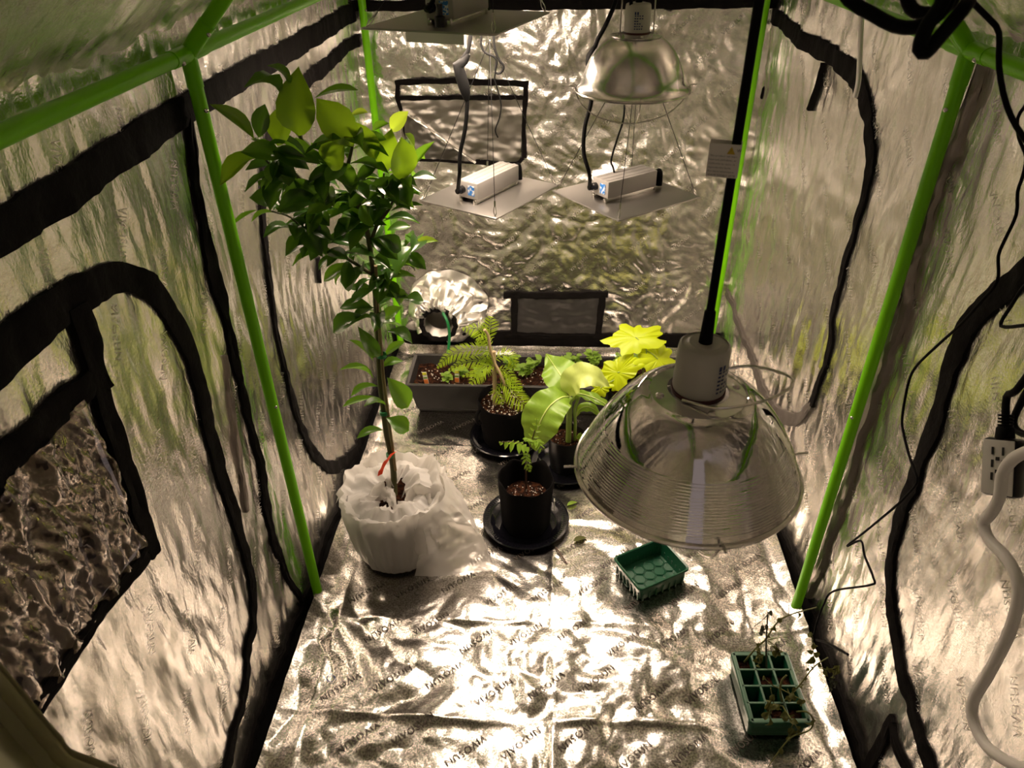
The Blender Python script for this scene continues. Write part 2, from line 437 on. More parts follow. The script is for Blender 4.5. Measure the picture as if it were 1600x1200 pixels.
# ---- sewn-on strips that follow a wall
def strip(wall, pts, width, name, material, parent, px=True, h=0.003, thick=0.005, step=0.012, rough=0.0016, smooth_path=True, label=None):
    fn, un = UV[wall]
    Q = [un(*p) if px else np.asarray(p, float) for p in pts]
    W = [width] * len(Q) if np.isscalar(width) else list(width)
    QW = [np.array([q[0], q[1], ww]) for q, ww in zip(Q, W)]
    S = spline(QW, step) if (smooth_path and len(QW) > 2) else np.concatenate([spline(QW[i:i + 2], step)[(1 if i else 0):] for i in range(len(QW) - 1)])
    T = np.gradient(S[:, :2], axis=0); T /= np.maximum(np.linalg.norm(T, axis=1)[:, None], 1e-9)
    Nn = np.stack([-T[:, 1], T[:, 0]], -1)
    k = np.arange(len(S))
    prof = [(-0.5, -h), (-0.5, thick * 0.6), (-0.28, thick), (0.0, thick * 0.62), (0.28, thick), (0.5, thick * 0.6), (0.5, -h)]
    V = []
    for a, hh in prof:
        off = a * S[:, 2] + (rough * noise(k * 0.7, a * 9 + 0 * k, 7) + 2 * rough * noise(k * 0.17, a * 3 + 0 * k, 8))
        C = S[:, :2] + Nn * off[:, None]
        V.append(fn(C[:, 0], C[:, 1], h + hh + 0.0015 * noise(k * 0.35, a * 5 + 0 * k, 9)))
    V = np.stack(V, 1)
    n = len(prof)
    b = MB().grid(V.reshape(-1, 3), len(S), n)
    b.f.append(tuple(range(n))); b.f.append(tuple((len(S) - 1) * n + j for j in range(n))[::-1])
    o = b.build(name, material, parent)
    if label: o['label'] = label
    return o

# left wall bands
strip('left', [(-120, 432), (0, 361), (100, 300), (200, 233), (292, 166), (400, 108), (500, 52), (562, 14)], 0.05, 'zipper_band', 'black_tape', wall_left, label='wide black band under the eave')
strip('left', [(566, 58), (520, 95), (470, 140), (432, 195), (414, 270), (418, 370), (427, 450), (440, 540), (456, 605), (472, 665), (492, 712), (520, 730), (548, 712), (572, 665), (592, 615), (606, 570)],
      [.036, .036, .036, .034, .026, .022, .016, .016, .018, .022, .03, .038, .038, .038, .036, .034], 'zipper_band', 'black_tape', wall_left, label='black zipper curve of the rear left door')
strip('left', [(291, 178), (302, 265), (318, 355), (334, 430), (352, 505), (372, 585), (390, 660), (408, 725), (416, 790), (432, 855), (455, 912), (478, 950)],
      [.018, .02, .026, .042, .028, .02, .018, .022, .028, .018, .016, .014], 'seam_band', 'black_tape', wall_left)
strip('left', [(-90, 640), (0, 560), (60, 505), (110, 468), (150, 445), (195, 434), (235, 447), (265, 482), (295, 535), (313, 592), (327, 655), (347, 725), (370, 800), (388, 870), (398, 930), (394, 1000), (384, 1080), (366, 1150), (345, 1225)],
      [.06, .06, .056, .05, .046, .044, .042, .042, .042, .042, .04, .036, .032, .028, .026, .026, .026, .028, .028], 'zipper_band', 'black_tape', wall_left, label='wide black arched zipper of the front left door')
strip('left', [(118, 478), (135, 525), (150, 580), (168, 606)], [.034, .036, .034, .014], 'strap', 'black_tape', wall_left, h=0.006)
strip('left', [(497, 402), (500, 425), (503, 442)], [.02, .016, .004], 'strap', 'black_tape', wall_left)
# right wall bands
strip('right', [(1204, 22), (1255, 62), (1305, 92), (1338, 126), (1354, 180), (1357, 240), (1350, 295), (1335, 352), (1316, 420), (1303, 480), (1295, 540), (1281, 592), (1264, 634)],
      [.04, .042, .044, .05, .036, .03, .028, .024, .022, .02, .02, .02, .022], 'zipper_band', 'black_tape', wall_right, label='black zipper curve of the rear right door')
strip('right', [(1266, 632), (1242, 655), (1210, 640), (1182, 585), (1160, 522), (1138, 456)], [.022, .034, .04, .036, .03, .026], 'zipper_band', 'brown_tape', wall_right, label='brown-grey lower end of the rear right zipper')
strip('right', [(1680, 372), (1600, 432), (1558, 463), (1520, 503), (1496, 552), (1475, 622), (1450, 692), (1425, 752), (1405, 812), (1390, 900), (1396, 1000), (1415, 1080), (1435, 1150), (1455, 1220)],
      [.045, .045, .042, .04, .038, .037, .036, .034, .034, .03, .028, .03, .032, .034], 'zipper_band', 'black_tape', wall_right, label='wide black zipper of the front right door')
strip('right', [(1289, 98), (1280, 135), (1268, 172)], .007, 'strap', 'black_tape', wall_right, h=0.01)
strip('right', [(1392, 1122), (1374, 1162), (1350, 1215)], [.02, .03, .034], 'strap', 'black_tape', wall_right, smooth_path=False)
strip('right', [(1388, 1118), (1400, 1160), (1418, 1215)], [.016, .022, .026], 'strap', 'black_tape', wall_right, smooth_path=False)
strip('right', [(1190, 108), (1186, 140), (1181, 166)], [.01, .016, .012], 'strap', 'black_tape', wall_right)
strip('right', [(1541, 80), (1503, 200), (1457, 330), (1402, 520), (1347, 680), (1292, 850), (1262, 930)], [.016, .018, .02, .022, .024, .022, .018], 'seam_flange', 'seam_grey', wall_right, thick=0.012, rough=0.003)
strip('left', [(352, 555), (366, 650), (379, 735), (386, 800)], [.008, .012, .014, .010], 'seam_flange', 'seam_grey', wall_left)
# back wall bands
strip('back', [(XL, 1.20), (0.0, 1.20), (XR, 1.20)], .03, 'zipper_band', 'black_tape', wall_back, px=False)
strip('back', [(XL, 0.035), (0.0, 0.035), (XR, 0.035)], .075, 'hem_band', 'black_tape', wall_back, px=False)
strip('left', [(YF, 0.008), (1.0, 0.008), (YB, 0.012)], .03, 'hem_band', 'black_tape', wall_left, px=False)
strip('right', [(YF, 0.008), (1.0, 0.008), (YB, 0.012)], .03, 'hem_band', 'black_tape', wall_right, px=False)

# ---- windows
def pane(wall, corners, name, material, parent, h=0.002, n=24, px=True, amp=0.0, seed=0):
    fn, un = UV[wall]
    c = [un(*p) if px else np.asarray(p, float) for p in corners]
    V = []
    for i in range(n):
        for j in range(n):
            a, b = i / (n - 1), j / (n - 1)
            V.append((c[0] * (1 - a) + c[1] * a) * (1 - b) + (c[3] * (1 - a) + c[2] * a) * b)
    V = np.array(V)
    hh = h + amp * (A(noise(V[:, 0] * 22, V[:, 1] * 7, seed)) + 0.6 * A(noise(V[:, 0] * 45 + V[:, 1] * 20, V[:, 1] * 12, seed + 1)) + 0.25 * A(noise(V[:, 0] * 90 + V[:, 1] * 30, V[:, 1] * 24, seed + 2)))
    return MB().grid(fn(V[:, 0], V[:, 1], hh), n, n).build(name, material, parent)
win = thing('window_1', PX(120, 850, XL), 'clear crinkled plastic window with black frame in left wall', None)
win['kind'] = 'structure'
y0, y1, z0, z1 = WIN
pane('left', [(y0, z0), (y1, z0), (y1, z1), (y0, z1)], 'pane', 'pane_clear', win, h=0.001, n=150, px=False, amp=0.014, seed=200)
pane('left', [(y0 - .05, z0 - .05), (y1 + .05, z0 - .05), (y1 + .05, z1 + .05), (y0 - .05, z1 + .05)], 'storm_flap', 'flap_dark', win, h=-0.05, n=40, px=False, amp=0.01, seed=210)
strip('left', [(118, 482), (150, 592), (190, 715), (216, 800), (240, 868)], [.03, .034, .034, .034, .024], 'frame_strip', 'black_tape', win, smooth_path=False, h=0.006)
strip('left', [(148, 588), (90, 645), (0, 735), (-80, 815)], [.036, .04, .042, .042], 'frame_strip', 'black_tape', win, smooth_path=False, h=0.005)
strip('left', [(238, 850), (160, 962), (75, 1090), (20, 1175)], [.026, .024, .028, .028], 'frame_strip', 'black_tape', win, smooth_path=False, h=0.005)

v2 = thing('window_2', PY(720, 250, YB), 'silver flap vent with thin black frame high on back wall', None)
v2['kind'] = 'structure'
pane('back', [(632, 246), (812, 252), (822, 152), (622, 154)], 'mesh_pane', 'flap_foil', v2, h=0.004, n=40, amp=0.004, seed=220)
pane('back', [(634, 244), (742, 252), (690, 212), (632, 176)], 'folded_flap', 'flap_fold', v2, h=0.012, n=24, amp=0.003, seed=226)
strip('back', [(630, 172), (690, 214), (744, 253)], .007, 'flap_edge', 'foil_back', v2, h=0.016, thick=0.004)
strip('back', [(617, 130), (700, 127), (826, 131)], .017, 'frame_strip', 'black_tape', v2, h=0.005)
strip('back', [(621, 154), (700, 153), (822, 152)], .013, 'frame_strip', 'black_tape', v2, h=0.006)
strip('back', [(621, 130), (620, 150), (627, 172), (632, 195), (640, 246)], .013, 'frame_strip', 'black_tape', v2, h=0.005)
strip('back', [(821, 132), (819, 200), (820, 246)], .015, 'frame_strip', 'black_tape', v2, h=0.005)
strip('back', [(636, 247), (720, 252), (800, 256), (818, 246)], .013, 'frame_strip', 'black_tape', v2, h=0.006)

v3 = thing('window_3', PY(868, 530, YB), 'low dark mesh vent with black strip frame on back wall', None)
v3['kind'] = 'structure'
pane('back', [(806, 524), (936, 526), (940, 464), (804, 466)], 'mesh_pane', 'mesh_dark', v3, h=0.003, n=30, amp=0.003, seed=230)
strip('back', [(787, 461), (868, 460), (950, 459)], .026, 'frame_strip', 'black_tape', v3, h=0.007)
strip('back', [(788, 524), (868, 525), (938, 524)], .022, 'frame_strip', 'black_tape', v3, h=0.006)
strip('back', [(803, 464), (804, 522)], .026, 'frame_strip', 'black_tape', v3, h=0.005, smooth_path=False)
strip('back', [(941, 462), (937, 500), (934, 534)], .026, 'frame_strip', 'black_tape', v3, h=0.005)

# ---- printed lettering, one mesh part for each wall
def text_mesh(body, size, res=2):
    c = bpy.data.curves.new('lettering', 'FONT')
    c.body = body; c.size = size; c.resolution_u = res; c.align_x = 'CENTER'; c.align_y = 'CENTER'; c.space_character = 1.12
    o = bpy.data.objects.new('lettering', c); COL.objects.link(o)
    bpy.context.view_layer.update()
    me = bpy.data.meshes.new_from_object(o.evaluated_get(bpy.context.evaluated_depsgraph_get()))
    V = np.array([v.co for v in me.vertices]); F = [tuple(p.vertices) for p in me.polygons]
    bpy.data.objects.remove(o); bpy.data.curves.remove(c); bpy.data.meshes.remove(me)
    return V, F
TV, TF = text_mesh('VIVOSUN', 0.024)
_b = bmesh.new()                                   # cut the letters finer so that they follow the crinkles
_vs = [_b.verts.new(v) for v in TV]
for f in TF:
    try: _b.faces.new([_vs[i] for i in f])
    except ValueError: pass
bmesh.ops.triangulate(_b, faces=_b.faces[:])
for _k in range(2):
    bmesh.ops.subdivide_edges(_b, edges=[e for e in _b.edges if e.calc_length() > 0.0042], cuts=1, use_grid_fill=True)
    bmesh.ops.triangulate(_b, faces=_b.faces[:])
_b.verts.index_update()
TV = np.array([v.co for v in _b.verts]); TF = [tuple(v.index for v in f.verts) for f in _b.faces]
_b.free()
def lettering(wall, parent, spots, h=0.0022, material='foil_emboss'):
    fn, _ = UV[wall]
    b = MB()
    for (u, v, ang, mx, sc) in spots:
        X = TV[:, 0] * mx * sc; Y = TV[:, 1] * sc
        ca, sa = math.cos(ang), math.sin(ang)
        b.add(fn(u + X * ca - Y * sa, v + X * sa + Y * ca, h), TF)
    o = b.build('printed_lettering', material, parent, smooth=False)
    o['kind'] = 'stuff'
    return o
sp = []
for i in range(-1, 11):
    for j in range(0, 14):
        u = -0.50 + i * 0.115 + (0.05 if j % 2 else 0); v = 0.55 + j * 0.135 + 0.02 * ((i * 7 + j * 3) % 3)
        if -0.50 < u < 0.56 and v < 2.3:
            sp.append((u, v, math.radians(40) + (math.pi if (i + j) % 2 else 0), 1, .9))
lettering('floor', floor, sp, h=0.0022, material='foil_print')
def scatter(u0, u1, v0, v1, du, dv, ang, mx=1, seed=0):
    r = random.Random(seed); out = []
    j = 0; v = v0
    while v < v1:
        u = u0 + (du / 2 if j % 2 else 0)
        while u < u1:
            out.append((u + r.uniform(-.01, .01), v + r.uniform(-.01, .01), ang + (math.pi if r.random() < .5 else 0), mx, .72)); u += du
        v += dv; j += 1
    return out
lettering('left', wall_left, [q for q in scatter(0.35, 2.4, 0.10, 1.26, 0.17, 0.11, math.radians(62), 1, 1) if not (WIN[0] - .05 < q[0] < WIN[1] + .05 and WIN[2] - .05 < q[1] < WIN[3] + .05)])
lettering('right', wall_right, scatter(0.45, 2.4, 0.10, 1.26, 0.17, 0.11, math.radians(40), -1, 2))
lettering('back', wall_back, scatter(-0.5, 0.6, 0.15, 1.28, 0.15, 0.10, math.radians(42), 1, 3))

# ---- ducting port in the back wall
dc = PY(685, 507, 2.37)
port = MB()
nseg = 110
cw = PY(700, 478, YB - 0.01)
prof = list(np.linspace(0, 1, 18))
ang = np.arange(nseg) * 2 * math.pi / nseg
V = []
for t in prof:
    c = dc * (1 - t) + cw * t
    pl = 1 + (0.14 * (1 - t) * np.abs(np.sin(ang * 9 + 2 * noise(ang * 2, 0 * ang + t, 5))) + 0.30 * noise(ang * 2.2, 0 * ang + t * 3, 300)) * (0.25 + t * (1 - t) * 3.4)
    r = (0.066 + 0.085 * t ** 1.2) * pl
    y = c[1] + (0.045 * A(noise(ang * 2.2, 0 * ang + t * 2.2, 310)) + .010 * A(noise(ang * 4.0, 0 * ang + t * 4, 312))) * (1 - t) * t * 4 - .012 * t * (1 - t) + 0.012 * np.sin(ang * 11) * t * (1 - t) * 2
    V.append(np.stack([c[0] + r * np.cos(ang), y, np.maximum(c[2] + r * np.sin(ang), 0.03 + 0 * r)], -1))
V = np.concatenate(V)
F = [(i * nseg + j, i * nseg + (j + 1) % nseg, (i + 1) * nseg + (j + 1) % nseg, (i + 1) * nseg + j) for i in range(len(prof) - 1) for j in range(nseg)]
port.add(V, F)
port_o = port.build('duct_sleeve', 'foil_sleeve', wall_back)
port_o['label'] = 'gathered silver duct sleeve on the back wall'
kn = MB()
for a in np.linspace(0.5, 2.6, 9):
    p = dc + np.array([0.058 * math.cos(a), -0.012, 0.070 * math.sin(a)])
    q = p + np.array([0.028 * math.cos(a) + random.uniform(-.015, .015), -0.012 + random.uniform(-.01, .01), random.uniform(.03, .065)])
    kn.tube(spline([p - [0, -.02, .01], (p + q) / 2 + [random.uniform(-.01, .01), -.01, 0], q], .01), 0.0065, 6)
kn.build('sleeve_pleat', 'foil_sleeve', port_o)
MB().lathe([(0.055, -.004), (0.062, -.012), (0.070, -.010), (0.073, 0.0), (0.068, .012), (0.058, .012), (0.055, -.004)], dc, (0, 1, 0), 40,
           wob=lambda i, a, r, z: (r * (1 + 0.03 * np.sin(a * 13)), z + 0.004 * np.sin(a * 9))).build('sleeve_ring', 'black_tape', port_o)
rip = [(0.058 - 0.004 * (k % 2), 0.004 + 0.0045 * k) for k in range(14)] + [(0.001, 0.062)]
MB().lathe(rip, dc, (0, 1, 0), 40).build('duct_hose', 'flap_foil', port_o)
gt = spline([PY(692, 489, 2.35), PY(699, 503, 2.33), PY(702, 522, 2.335), PY(701, 542, 2.33), PY(700, 552, 2.32)], .01)
tw = MB().tube(gt, 0.0055, 7).build('twist_tie', 'green_tie', port_o)

# ------------------------------------------------------------------ green steel frame
fr = thing('tent_frame', (-0.57, 1.21, 0), 'glossy bright green steel pole frame of the tent', 'tent frame')
PXL, PXR, PYM, PYB = -0.570, 0.620, 1.21, 2.418
RP = 0.0118
def pole(a, b, name='pole', r=RP):
    a = np.asarray(a, float); b = np.asarray(b, float)
    return MB().tube([a + (b - a) * t for t in np.linspace(0, 1, 6)], r, 20).build(name, 'green_paint', fr)
ZE = 1.277
RIDGE = np.array([0.025, 0, ZE + 0.595])
for x in (PXL, PXR):
    for y in (PYM, PYB):
        pole((x, y, 0.012), (x, y, ZE))
    pole((x, YF, ZE), (x, PYM - .02, ZE), 'eave_bar'); pole((x, PYM + .02, ZE), (x, PYB, ZE), 'eave_bar')
    sgn = 1 if x < 0 else -1
    for y in (PYM, PYB):
        pole((x, y, ZE), (RIDGE[0], y, RIDGE[2]), 'rafter')
        # corner joint sleeves with push buttons
        j = MB()
        for dd, ln in (((0, 1, 0), .06), ((0, -1, 0), .06), ((0, 0, -1), .05), ((sgn, 0, 1), .06)):
            d = nrm(dd)
            if y == PYB and dd == (0, 1, 0): continue
            j.tube([np.array([x, y, ZE]) + d * t for t in (0, ln * .5, ln)], RP + 0.0012, 20)
        j.sphere((x, y, ZE), RP + 0.0016, 16, 10)
        jo = j.build('corner_joint', 'green_paint', fr)
        for dd, ln in (((0, -1, 0), .045), ((0, 0, -1), .085), ((sgn, 0, 1), .05)):
            d = nrm(dd); c = np.array([x, y, ZE]) + d * ln
            side = np.array([sgn * 1.0, 0, 0]) if dd[0] == 0 else np.array([sgn * .7, 0, -.7])
            side = nrm(side + (np.array([0, -.6, 0]) if dd[1] == 0 else np.array([0, 0, -.6])))
            MB().sphere(c + side * (RP + .001), 0.004, 10, 6).build('push_button', 'steel', jo)
    for y in (PYM,):
        for z in (0.60,):
            MB().sphere((x + sgn * (RP) * .8, y - RP * .6, z), 0.0038, 10, 6).build('push_button', 'steel', fr)
pole((RIDGE[0], YF, RIDGE[2]), (RIDGE[0], PYB, RIDGE[2]), 'ridge_bar')

# ------------------------------------------------------------------ LED grow panels
def led_panel(z, front, right, label, apex, cord, W=0.255, L=0.285, connector=None, ztop=1.86, led='led_light'):
    """square aluminium plate: front corner and right corner found at height z; driver box runs along that edge"""
    Fp = PZ(*front, z); Rp = PZ(*right, z)
    ea = nrm((Rp - Fp) * [1, 1, 0]); eb = np.array([-ea[1], ea[0], 0])
    c = Fp + ea * L / 2 + eb * W / 2
    root = thing('led_grow_panel', c, label, 'grow light', 'LED grow panels')
    ax = (ea, eb, UP)
    def at(a, b, h): return c + ea * a + eb * b + UP * h
    MB().box(at(0, 0, 0), (L / 2, W / 2, 0.0022), ax, 0.0015).build('plate', 'aluminium_plate', root)
    MB().box(at(0, 0, -.0034), (L * .40, W * .40, 0.0010), ax).build('led_board', led, root, smooth=False)
    dl = 0.178 if L > .27 else .16
    box = MB().box(at(-.005, 0.0, 0.034), (dl / 2, 0.030, 0.021), ax, 0.003)
    for k in (-.018, .0, .018):
        box.box(at(-.005, k, 0.0548), (dl / 2 - .002, 0.0035, 0.0012), ax, 0.0006)
    drv = box.build('driver_box', 'grey_box', root)
    for k in (-.03, .03):
        MB().box(at(-.005, k * .7, 0.0075), (dl / 2 + .004, 0.004, 0.0052), ax, 0.001).build('mounting_rail', 'steel', root)
    for k in (-1, 1):
        for b in (-.024, .024):
            MB().tube([at(-.005 + k * (dl / 2 + .001), b, .002), at(-.005 + k * (dl / 2 + .001), b, .016)], .0028, 8).build('screw', 'steel', root)
    # end facing the viewer: blue sticker and cable gland
    e0 = -.005 - dl / 2
    MB().box(at(e0 - .0006, -.010, .034), (.0006, .0095, .012), ax).build('sticker', 'blue_sticker', drv, smooth=False)
    MB().tube([at(e0, .016, .034), at(e0 - .010, .016, .034), at(e0 - .012, .016, .034), at(e0 - .022, .016, .034)], [.0095, .0095, .0072, .0068], 12).build('cable_gland', 'black_plastic', drv)
    gl = at(e0 - .020, .016, .034)
    # dimmer knob cable and cap at the far end
    e1 = -.005 + dl / 2
    MB().tube(spline([at(e1, -.012, .036), at(e1 + .012, -.012, .046), at(e1 + .024, -.012, .040), at(e1 + .027, -.012, .020), at(e1 + .027, -.012, .006)], .006),
              [.0042] * 5 + [.0085] * (len(spline([at(e1, -.012, .036), at(e1 + .012, -.012, .046), at(e1 + .024, -.012, .040), at(e1 + .027, -.012, .020), at(e1 + .027, -.012, .006)], .006)) - 5), 10).build('dimmer_lead', 'black_rubber', root)
    # hanging wires with carabiners
    for (a, b) in ((-1, -1), (-1, 1), (1, -1), (1, 1)):
        p = at(a * (L / 2 - .008), b * (W / 2 - .008), .002); d = nrm(apex - p)
        hk = MB().tube(spline([p, p + d * .012 + eb * .004, p + d * .026, p + d * .012 - eb * .004, p + [0, 0, .001]], .004), .0011, 6)
        hk.build('clip', 'steel', root)
        MB().tube([p + d * .024, p + d * .036], .0026, 8).build('ferrule', 'steel', root)
        MB().tube([p + d * .03, apex], .0008, 6).build('hanging_wire', 'black_plastic', root)
    top = np.array([apex[0], apex[1], ztop])
    MB().tube(spline([apex - [0, 0, .004], apex + [.006, 0, .012], apex + [0, 0, .03], apex + [-.006, 0, .012], apex], .006), .0014, 6).build('hook', 'steel', root)
    MB().tube([apex + [0, 0, .026], top], .0016, 6).build('hanging_cord', 'black_plastic', root)
    # power cord
    Q = [PY(x, y, yy) for (x, y, yy) in cord]
    MB().tube(spline([gl] + Q, .012), .0046, 10).build('power_cord', 'black_rubber', root)
    if connector:
        p = [PY(*q) for q in connector]
        MB().tube(p, [.005, .009, .0125, .0125, .0125, .010, .006][:len(p)], 12).build('cord_connector', 'black_rubber', root)
    return root, at
y1 = 1.66
p1, at1 = led_panel(0.845, (775, 343), (873, 290), 'lower left LED grow panel hung above the planter, in front of the silver vent', PY(765, 64, 1.76),
    [(718, 272, y1), (719, 240, y1), (727, 200, y1), (730, 160, y1), (728, 140, y1), (720, 100, y1), (731, 80, y1), (735, 56, y1), (735, 50, y1)], W=.235, ztop=1.252,
    connector=[(732, 84, y1), (726, 95, y1), (716, 102, y1), (720, 118, y1), (725, 135, y1), (728, 147, y1), (729, 156, y1)])
p2, at2 = led_panel(0.845, (966, 346), (1090, 310), 'right LED grow panel hung directly below the rear clamp lamp', PY(1000, 60, 1.76),
    [(921, 272, 1.68), (912, 238, 1.68), (914, 198, 1.68), (924, 158, 1.68), (926, 110, 1.68), (931, 70, 1.68), (946, 40, 1.68), (962, 2, 1.68), (968, -30, 1.68)], W=.255, L=.27,
    connector=[(930, 72, 1.68), (928, 80, 1.68), (925, 88, 1.68), (924, 96, 1.68), (924, 102, 1.68)])
p3, at3 = led_panel(1.262, (775, 55), (873, 14), 'upper LED grow panel seen edge-on at the top of the photo', PY(765, -240, 1.66),
    [(676, 2, 1.55), (678, -30, 1.55)], W=.285, L=.31, led='led_light_upper')
_ea = nrm((PZ(873, 14, 1.262) - PZ(775, 55, 1.262)) * [1, 1, 0])
MB().box(at3(-.137, -.008, -.0125), (.0012, .062, .010), (_ea, (-_ea[1], _ea[0], 0), UP)).build('light_hood', 'white_plastic', p3, smooth=False)
MB().tube([PY(686, 6, 1.50), PY(687, 24, 1.50), PY(687, 26, 1.50), PY(688, 42, 1.50)], [.006, .006, .0105, .010], 12).build('plug', 'black_plastic', p3)
# loose thin lead with a loop, hanging from the upper panel
ld = [PY(x, y, 1.72) for (x, y) in ((771, 50), (773, 75), (779, 92), (787, 104), (782, 114), (774, 113), (776, 96), (771, 88), (758, 82), (752, 70), (752, 50))]
o = MB().tube(spline(ld, .006), .0026, 8).build('looped_lead', 'black_rubber')
tag(o, 'thin black lead hanging in a small loop below the upper panel', 'cable')
o = MB().tube(spline([PY(x, y, 1.74) for (x, y) in ((774, 113), (773, 125), (779, 145), (783, 165), (780, 185), (774, 203), (778, 215))], .006), .0016, 7).build('sensor_lead', 'black_rubber')
tag(o, 'short kinked black lead dangling in front of the silver vent', 'cable')
o = MB().tube(spline([PY(x, y, 1.80) for (x, y) in ((976, 60), (976, 160), (973, 190), (965, 215), (955, 250), (958, 262), (962, 280))], .008), .0024, 7).build('sensor_lead', 'black_rubber')
tag(o, 'thin black lead running from the rear lamp down behind the right panel', 'cable')

# ------------------------------------------------------------------ clamp lamps
def clamp_lamp(c, label, dome, cord_top, bail, ribs, guard_rot):
    c = np.asarray(c, float)
    root = thing('clamp_lamp', c, label, 'lamp', 'metal clamp lamps')
    # reflector shell: outside profile then inside
    prof = []
    zs = np.linspace(0, 1, 150 if ribs else 64)
    for t in zs:
        r, z = dome(t)
        if ribs and 0.06 < t < 0.5:
            r += 0.00026 * math.sin(t * 2 * math.pi * 40)
        prof.append((r, z))
    inner = [(max(r - .0014, .001), z - .0012) for r, z in prof[::-1]]
    rf = MB().lathe(prof + inner, c, UP, 96).build('reflector', 'chrome' if ribs else 'spun_aluminium', root)
    tor = [(0.1075 + .0030 * math.cos(a), -.0010 + .0030 * math.sin(a)) for a in np.linspace(0, 2 * math.pi, 9)]
    MB().lathe(tor, c, UP, 96).build('rim', 'steel', root)
    rt, zt = dome(1.0)
    zc = zt
    # collar, gasket, porcelain socket, strain relief
    col = MB().lathe([(0.028, zc - .001), (0.046, zc - .004), (0.047, zc - .002), (0.028, zc + .0015)], c, UP, 48).build('collar', 'spun_aluminium', root)
    for a in (0.2, 1.8, 3.4, 4.9):
        MB().sphere(c + [0.037 * math.cos(a), 0.037 * math.sin(a), zc], .0042, 10, 6, (1, 1, .5)).build('rivet', 'steel', col)
    MB().lathe([(0.0, zc), (0.0245, zc), (0.0245, zc + .004), (0.0, zc + .004)], c, UP, 40).build('gasket', 'maroon', root)
    so = MB().lathe([(0.0, zc + .003), (0.0232, zc + .003), (0.0238, zc + .006), (0.0230, zc + .044), (0.0222, zc + .0485), (0.0205, zc + .050), (0.0205, zc + .0488), (0.0150, zc + .0502), (0.0140, zc + .0512), (0.0, zc + .0515)], c, UP, 48).build('socket', 'porcelain', root)
    # illegible blue maker's print on the socket: a smudge and rows of tiny marks
    ink = MB(); R = 0.0238
    fa = -math.pi / 2 + (0.75 if ribs else -0.05)
    rr = random.Random(3)
    for row in range(7):
        z = zc + .036 - row * .0042; n = 2 if row == 0 else rr.randint(2, 4)
        for k in range(n):
            a0 = fa - .30 + k * .18 + rr.uniform(0, .03); a1 = a0 + rr.uniform(.08, .15); hh = .0024 if row == 0 else .0010
            V = [c + [R * math.cos(a), R * math.sin(a), z + s * hh] for a in (a0, (a0 + a1) / 2, a1) for s in (-1, 1)]
            ink.add(V, [(0, 1, 3, 2), (2, 3, 5, 4)])
    ink.build('socket_print', 'blue_ink', so)
    zt2 = zc + .051
    MB().tube([c + [0, 0, zt2], c + [0, 0, zt2 + .03], c + [0, 0, zt2 + .032]], [.0062, .0050, .0040], 12).build('strain_relief', 'black_rubber', root)
    cp = spline([c + [0, 0, zt2]] + [np.asarray(q) for q in cord_top], .03)
    MB().tube(cp, .0037, 10).build('power_cord', 'black_rubber', root)
    # wire bail
    MB().tube(spline([c + np.asarray(q) for q in bail(zc)], .006), .0014, 8).build('wire_bail', 'steel', root)
    # wire guard under the opening: two crossed bows whose ends clip over the rim
    for a in (guard_rot, guard_rot + math.pi / 2):
        d = np.array([math.cos(a), math.sin(a), 0])
        pts = [c + d * (0.1095 * s) + UP * h for s, h in ((-1.11, .007), (-1.0, .006), (-.985, -.004), (-.86, -.028), (-.55, -.052), (0, -.064), (.55, -.052), (.86, -.028), (.985, -.004), (1.0, .006), (1.11, .007))]
        MB().tube(spline(pts, .008), .0013, 8).build('guard_wire', 'steel', root)
    # dark ceramic heat bulb inside
    MB().lathe([(0.0, -.012), (.022, -.010), (.034, .002), (.036, .016), (.028, .034), (.016, .05), (.013, zc)], c, UP, 28).build('bulb', 'black_plastic', root)
    return root
LC = PD(1072, 727, 0.72)
def dome_from(pts):
    S = spline([np.array([r, z, 0]) for r, z in pts], .001)
    s = np.concatenate([[0], np.cumsum(np.linalg.norm(np.diff(S, axis=0), axis=1))]); s /= s[-1]
    return lambda t: (float(np.interp(t, s, S[:, 0])), float(np.interp(t, s, S[:, 1])))
dome_front = dome_from([(.1075, 0), (.1035, .012), (.095, .031), (.083, .053), (.068, .073), (.054, .086), (.045, .090)])
def bail_front(z):
    return [(-.018, -.022, z + .004), (.012, -.036, z + .006), (.055, -.030, z + .012), (.082, -.006, z + .014), (.072, .010, z + .015), (.045, .020, z + .014), (.018, .022, z + .006)]
lampA = clamp_lamp(LC, 'large ribbed chrome clamp lamp hanging close in front of the plants', dome_front,
                   [LC + [0, 0, .45], LC + [.002, .01, .80]], bail_front, True, 0.12)
RC = PD(988, 139, 1.39)
dome_rear = dome_from([(.1075, 0), (.099, .010), (.0925, .030), (.081, .056), (.064, .078), (.046, .091), (.030, .096)])
def bail_rear(z):
    return [(-.030, 0, z - .002), (-.030, 0, z + .03), (-.027, 0, z + .10), (-.015, 0, z + .14), (0, 0, z + .15), (.015, 0, z + .14), (.027, 0, z + .10), (.030, 0, z + .03), (.030, 0, z - .002)]
lampB = clamp_lamp(RC, 'rear brushed aluminium clamp lamp hung above the right panel', dome_rear,
                   [RC + [0, 0, .35], RC + [0, .01, .66]], bail_rear, False, 0.05)
MB().tube(spline([RC + [-.012, -.01, .10], RC + [-.016, -.012, .17], RC + [-.02, 0, .3]], .01), .0032, 8).build('second_cord', 'black_rubber', lampB)

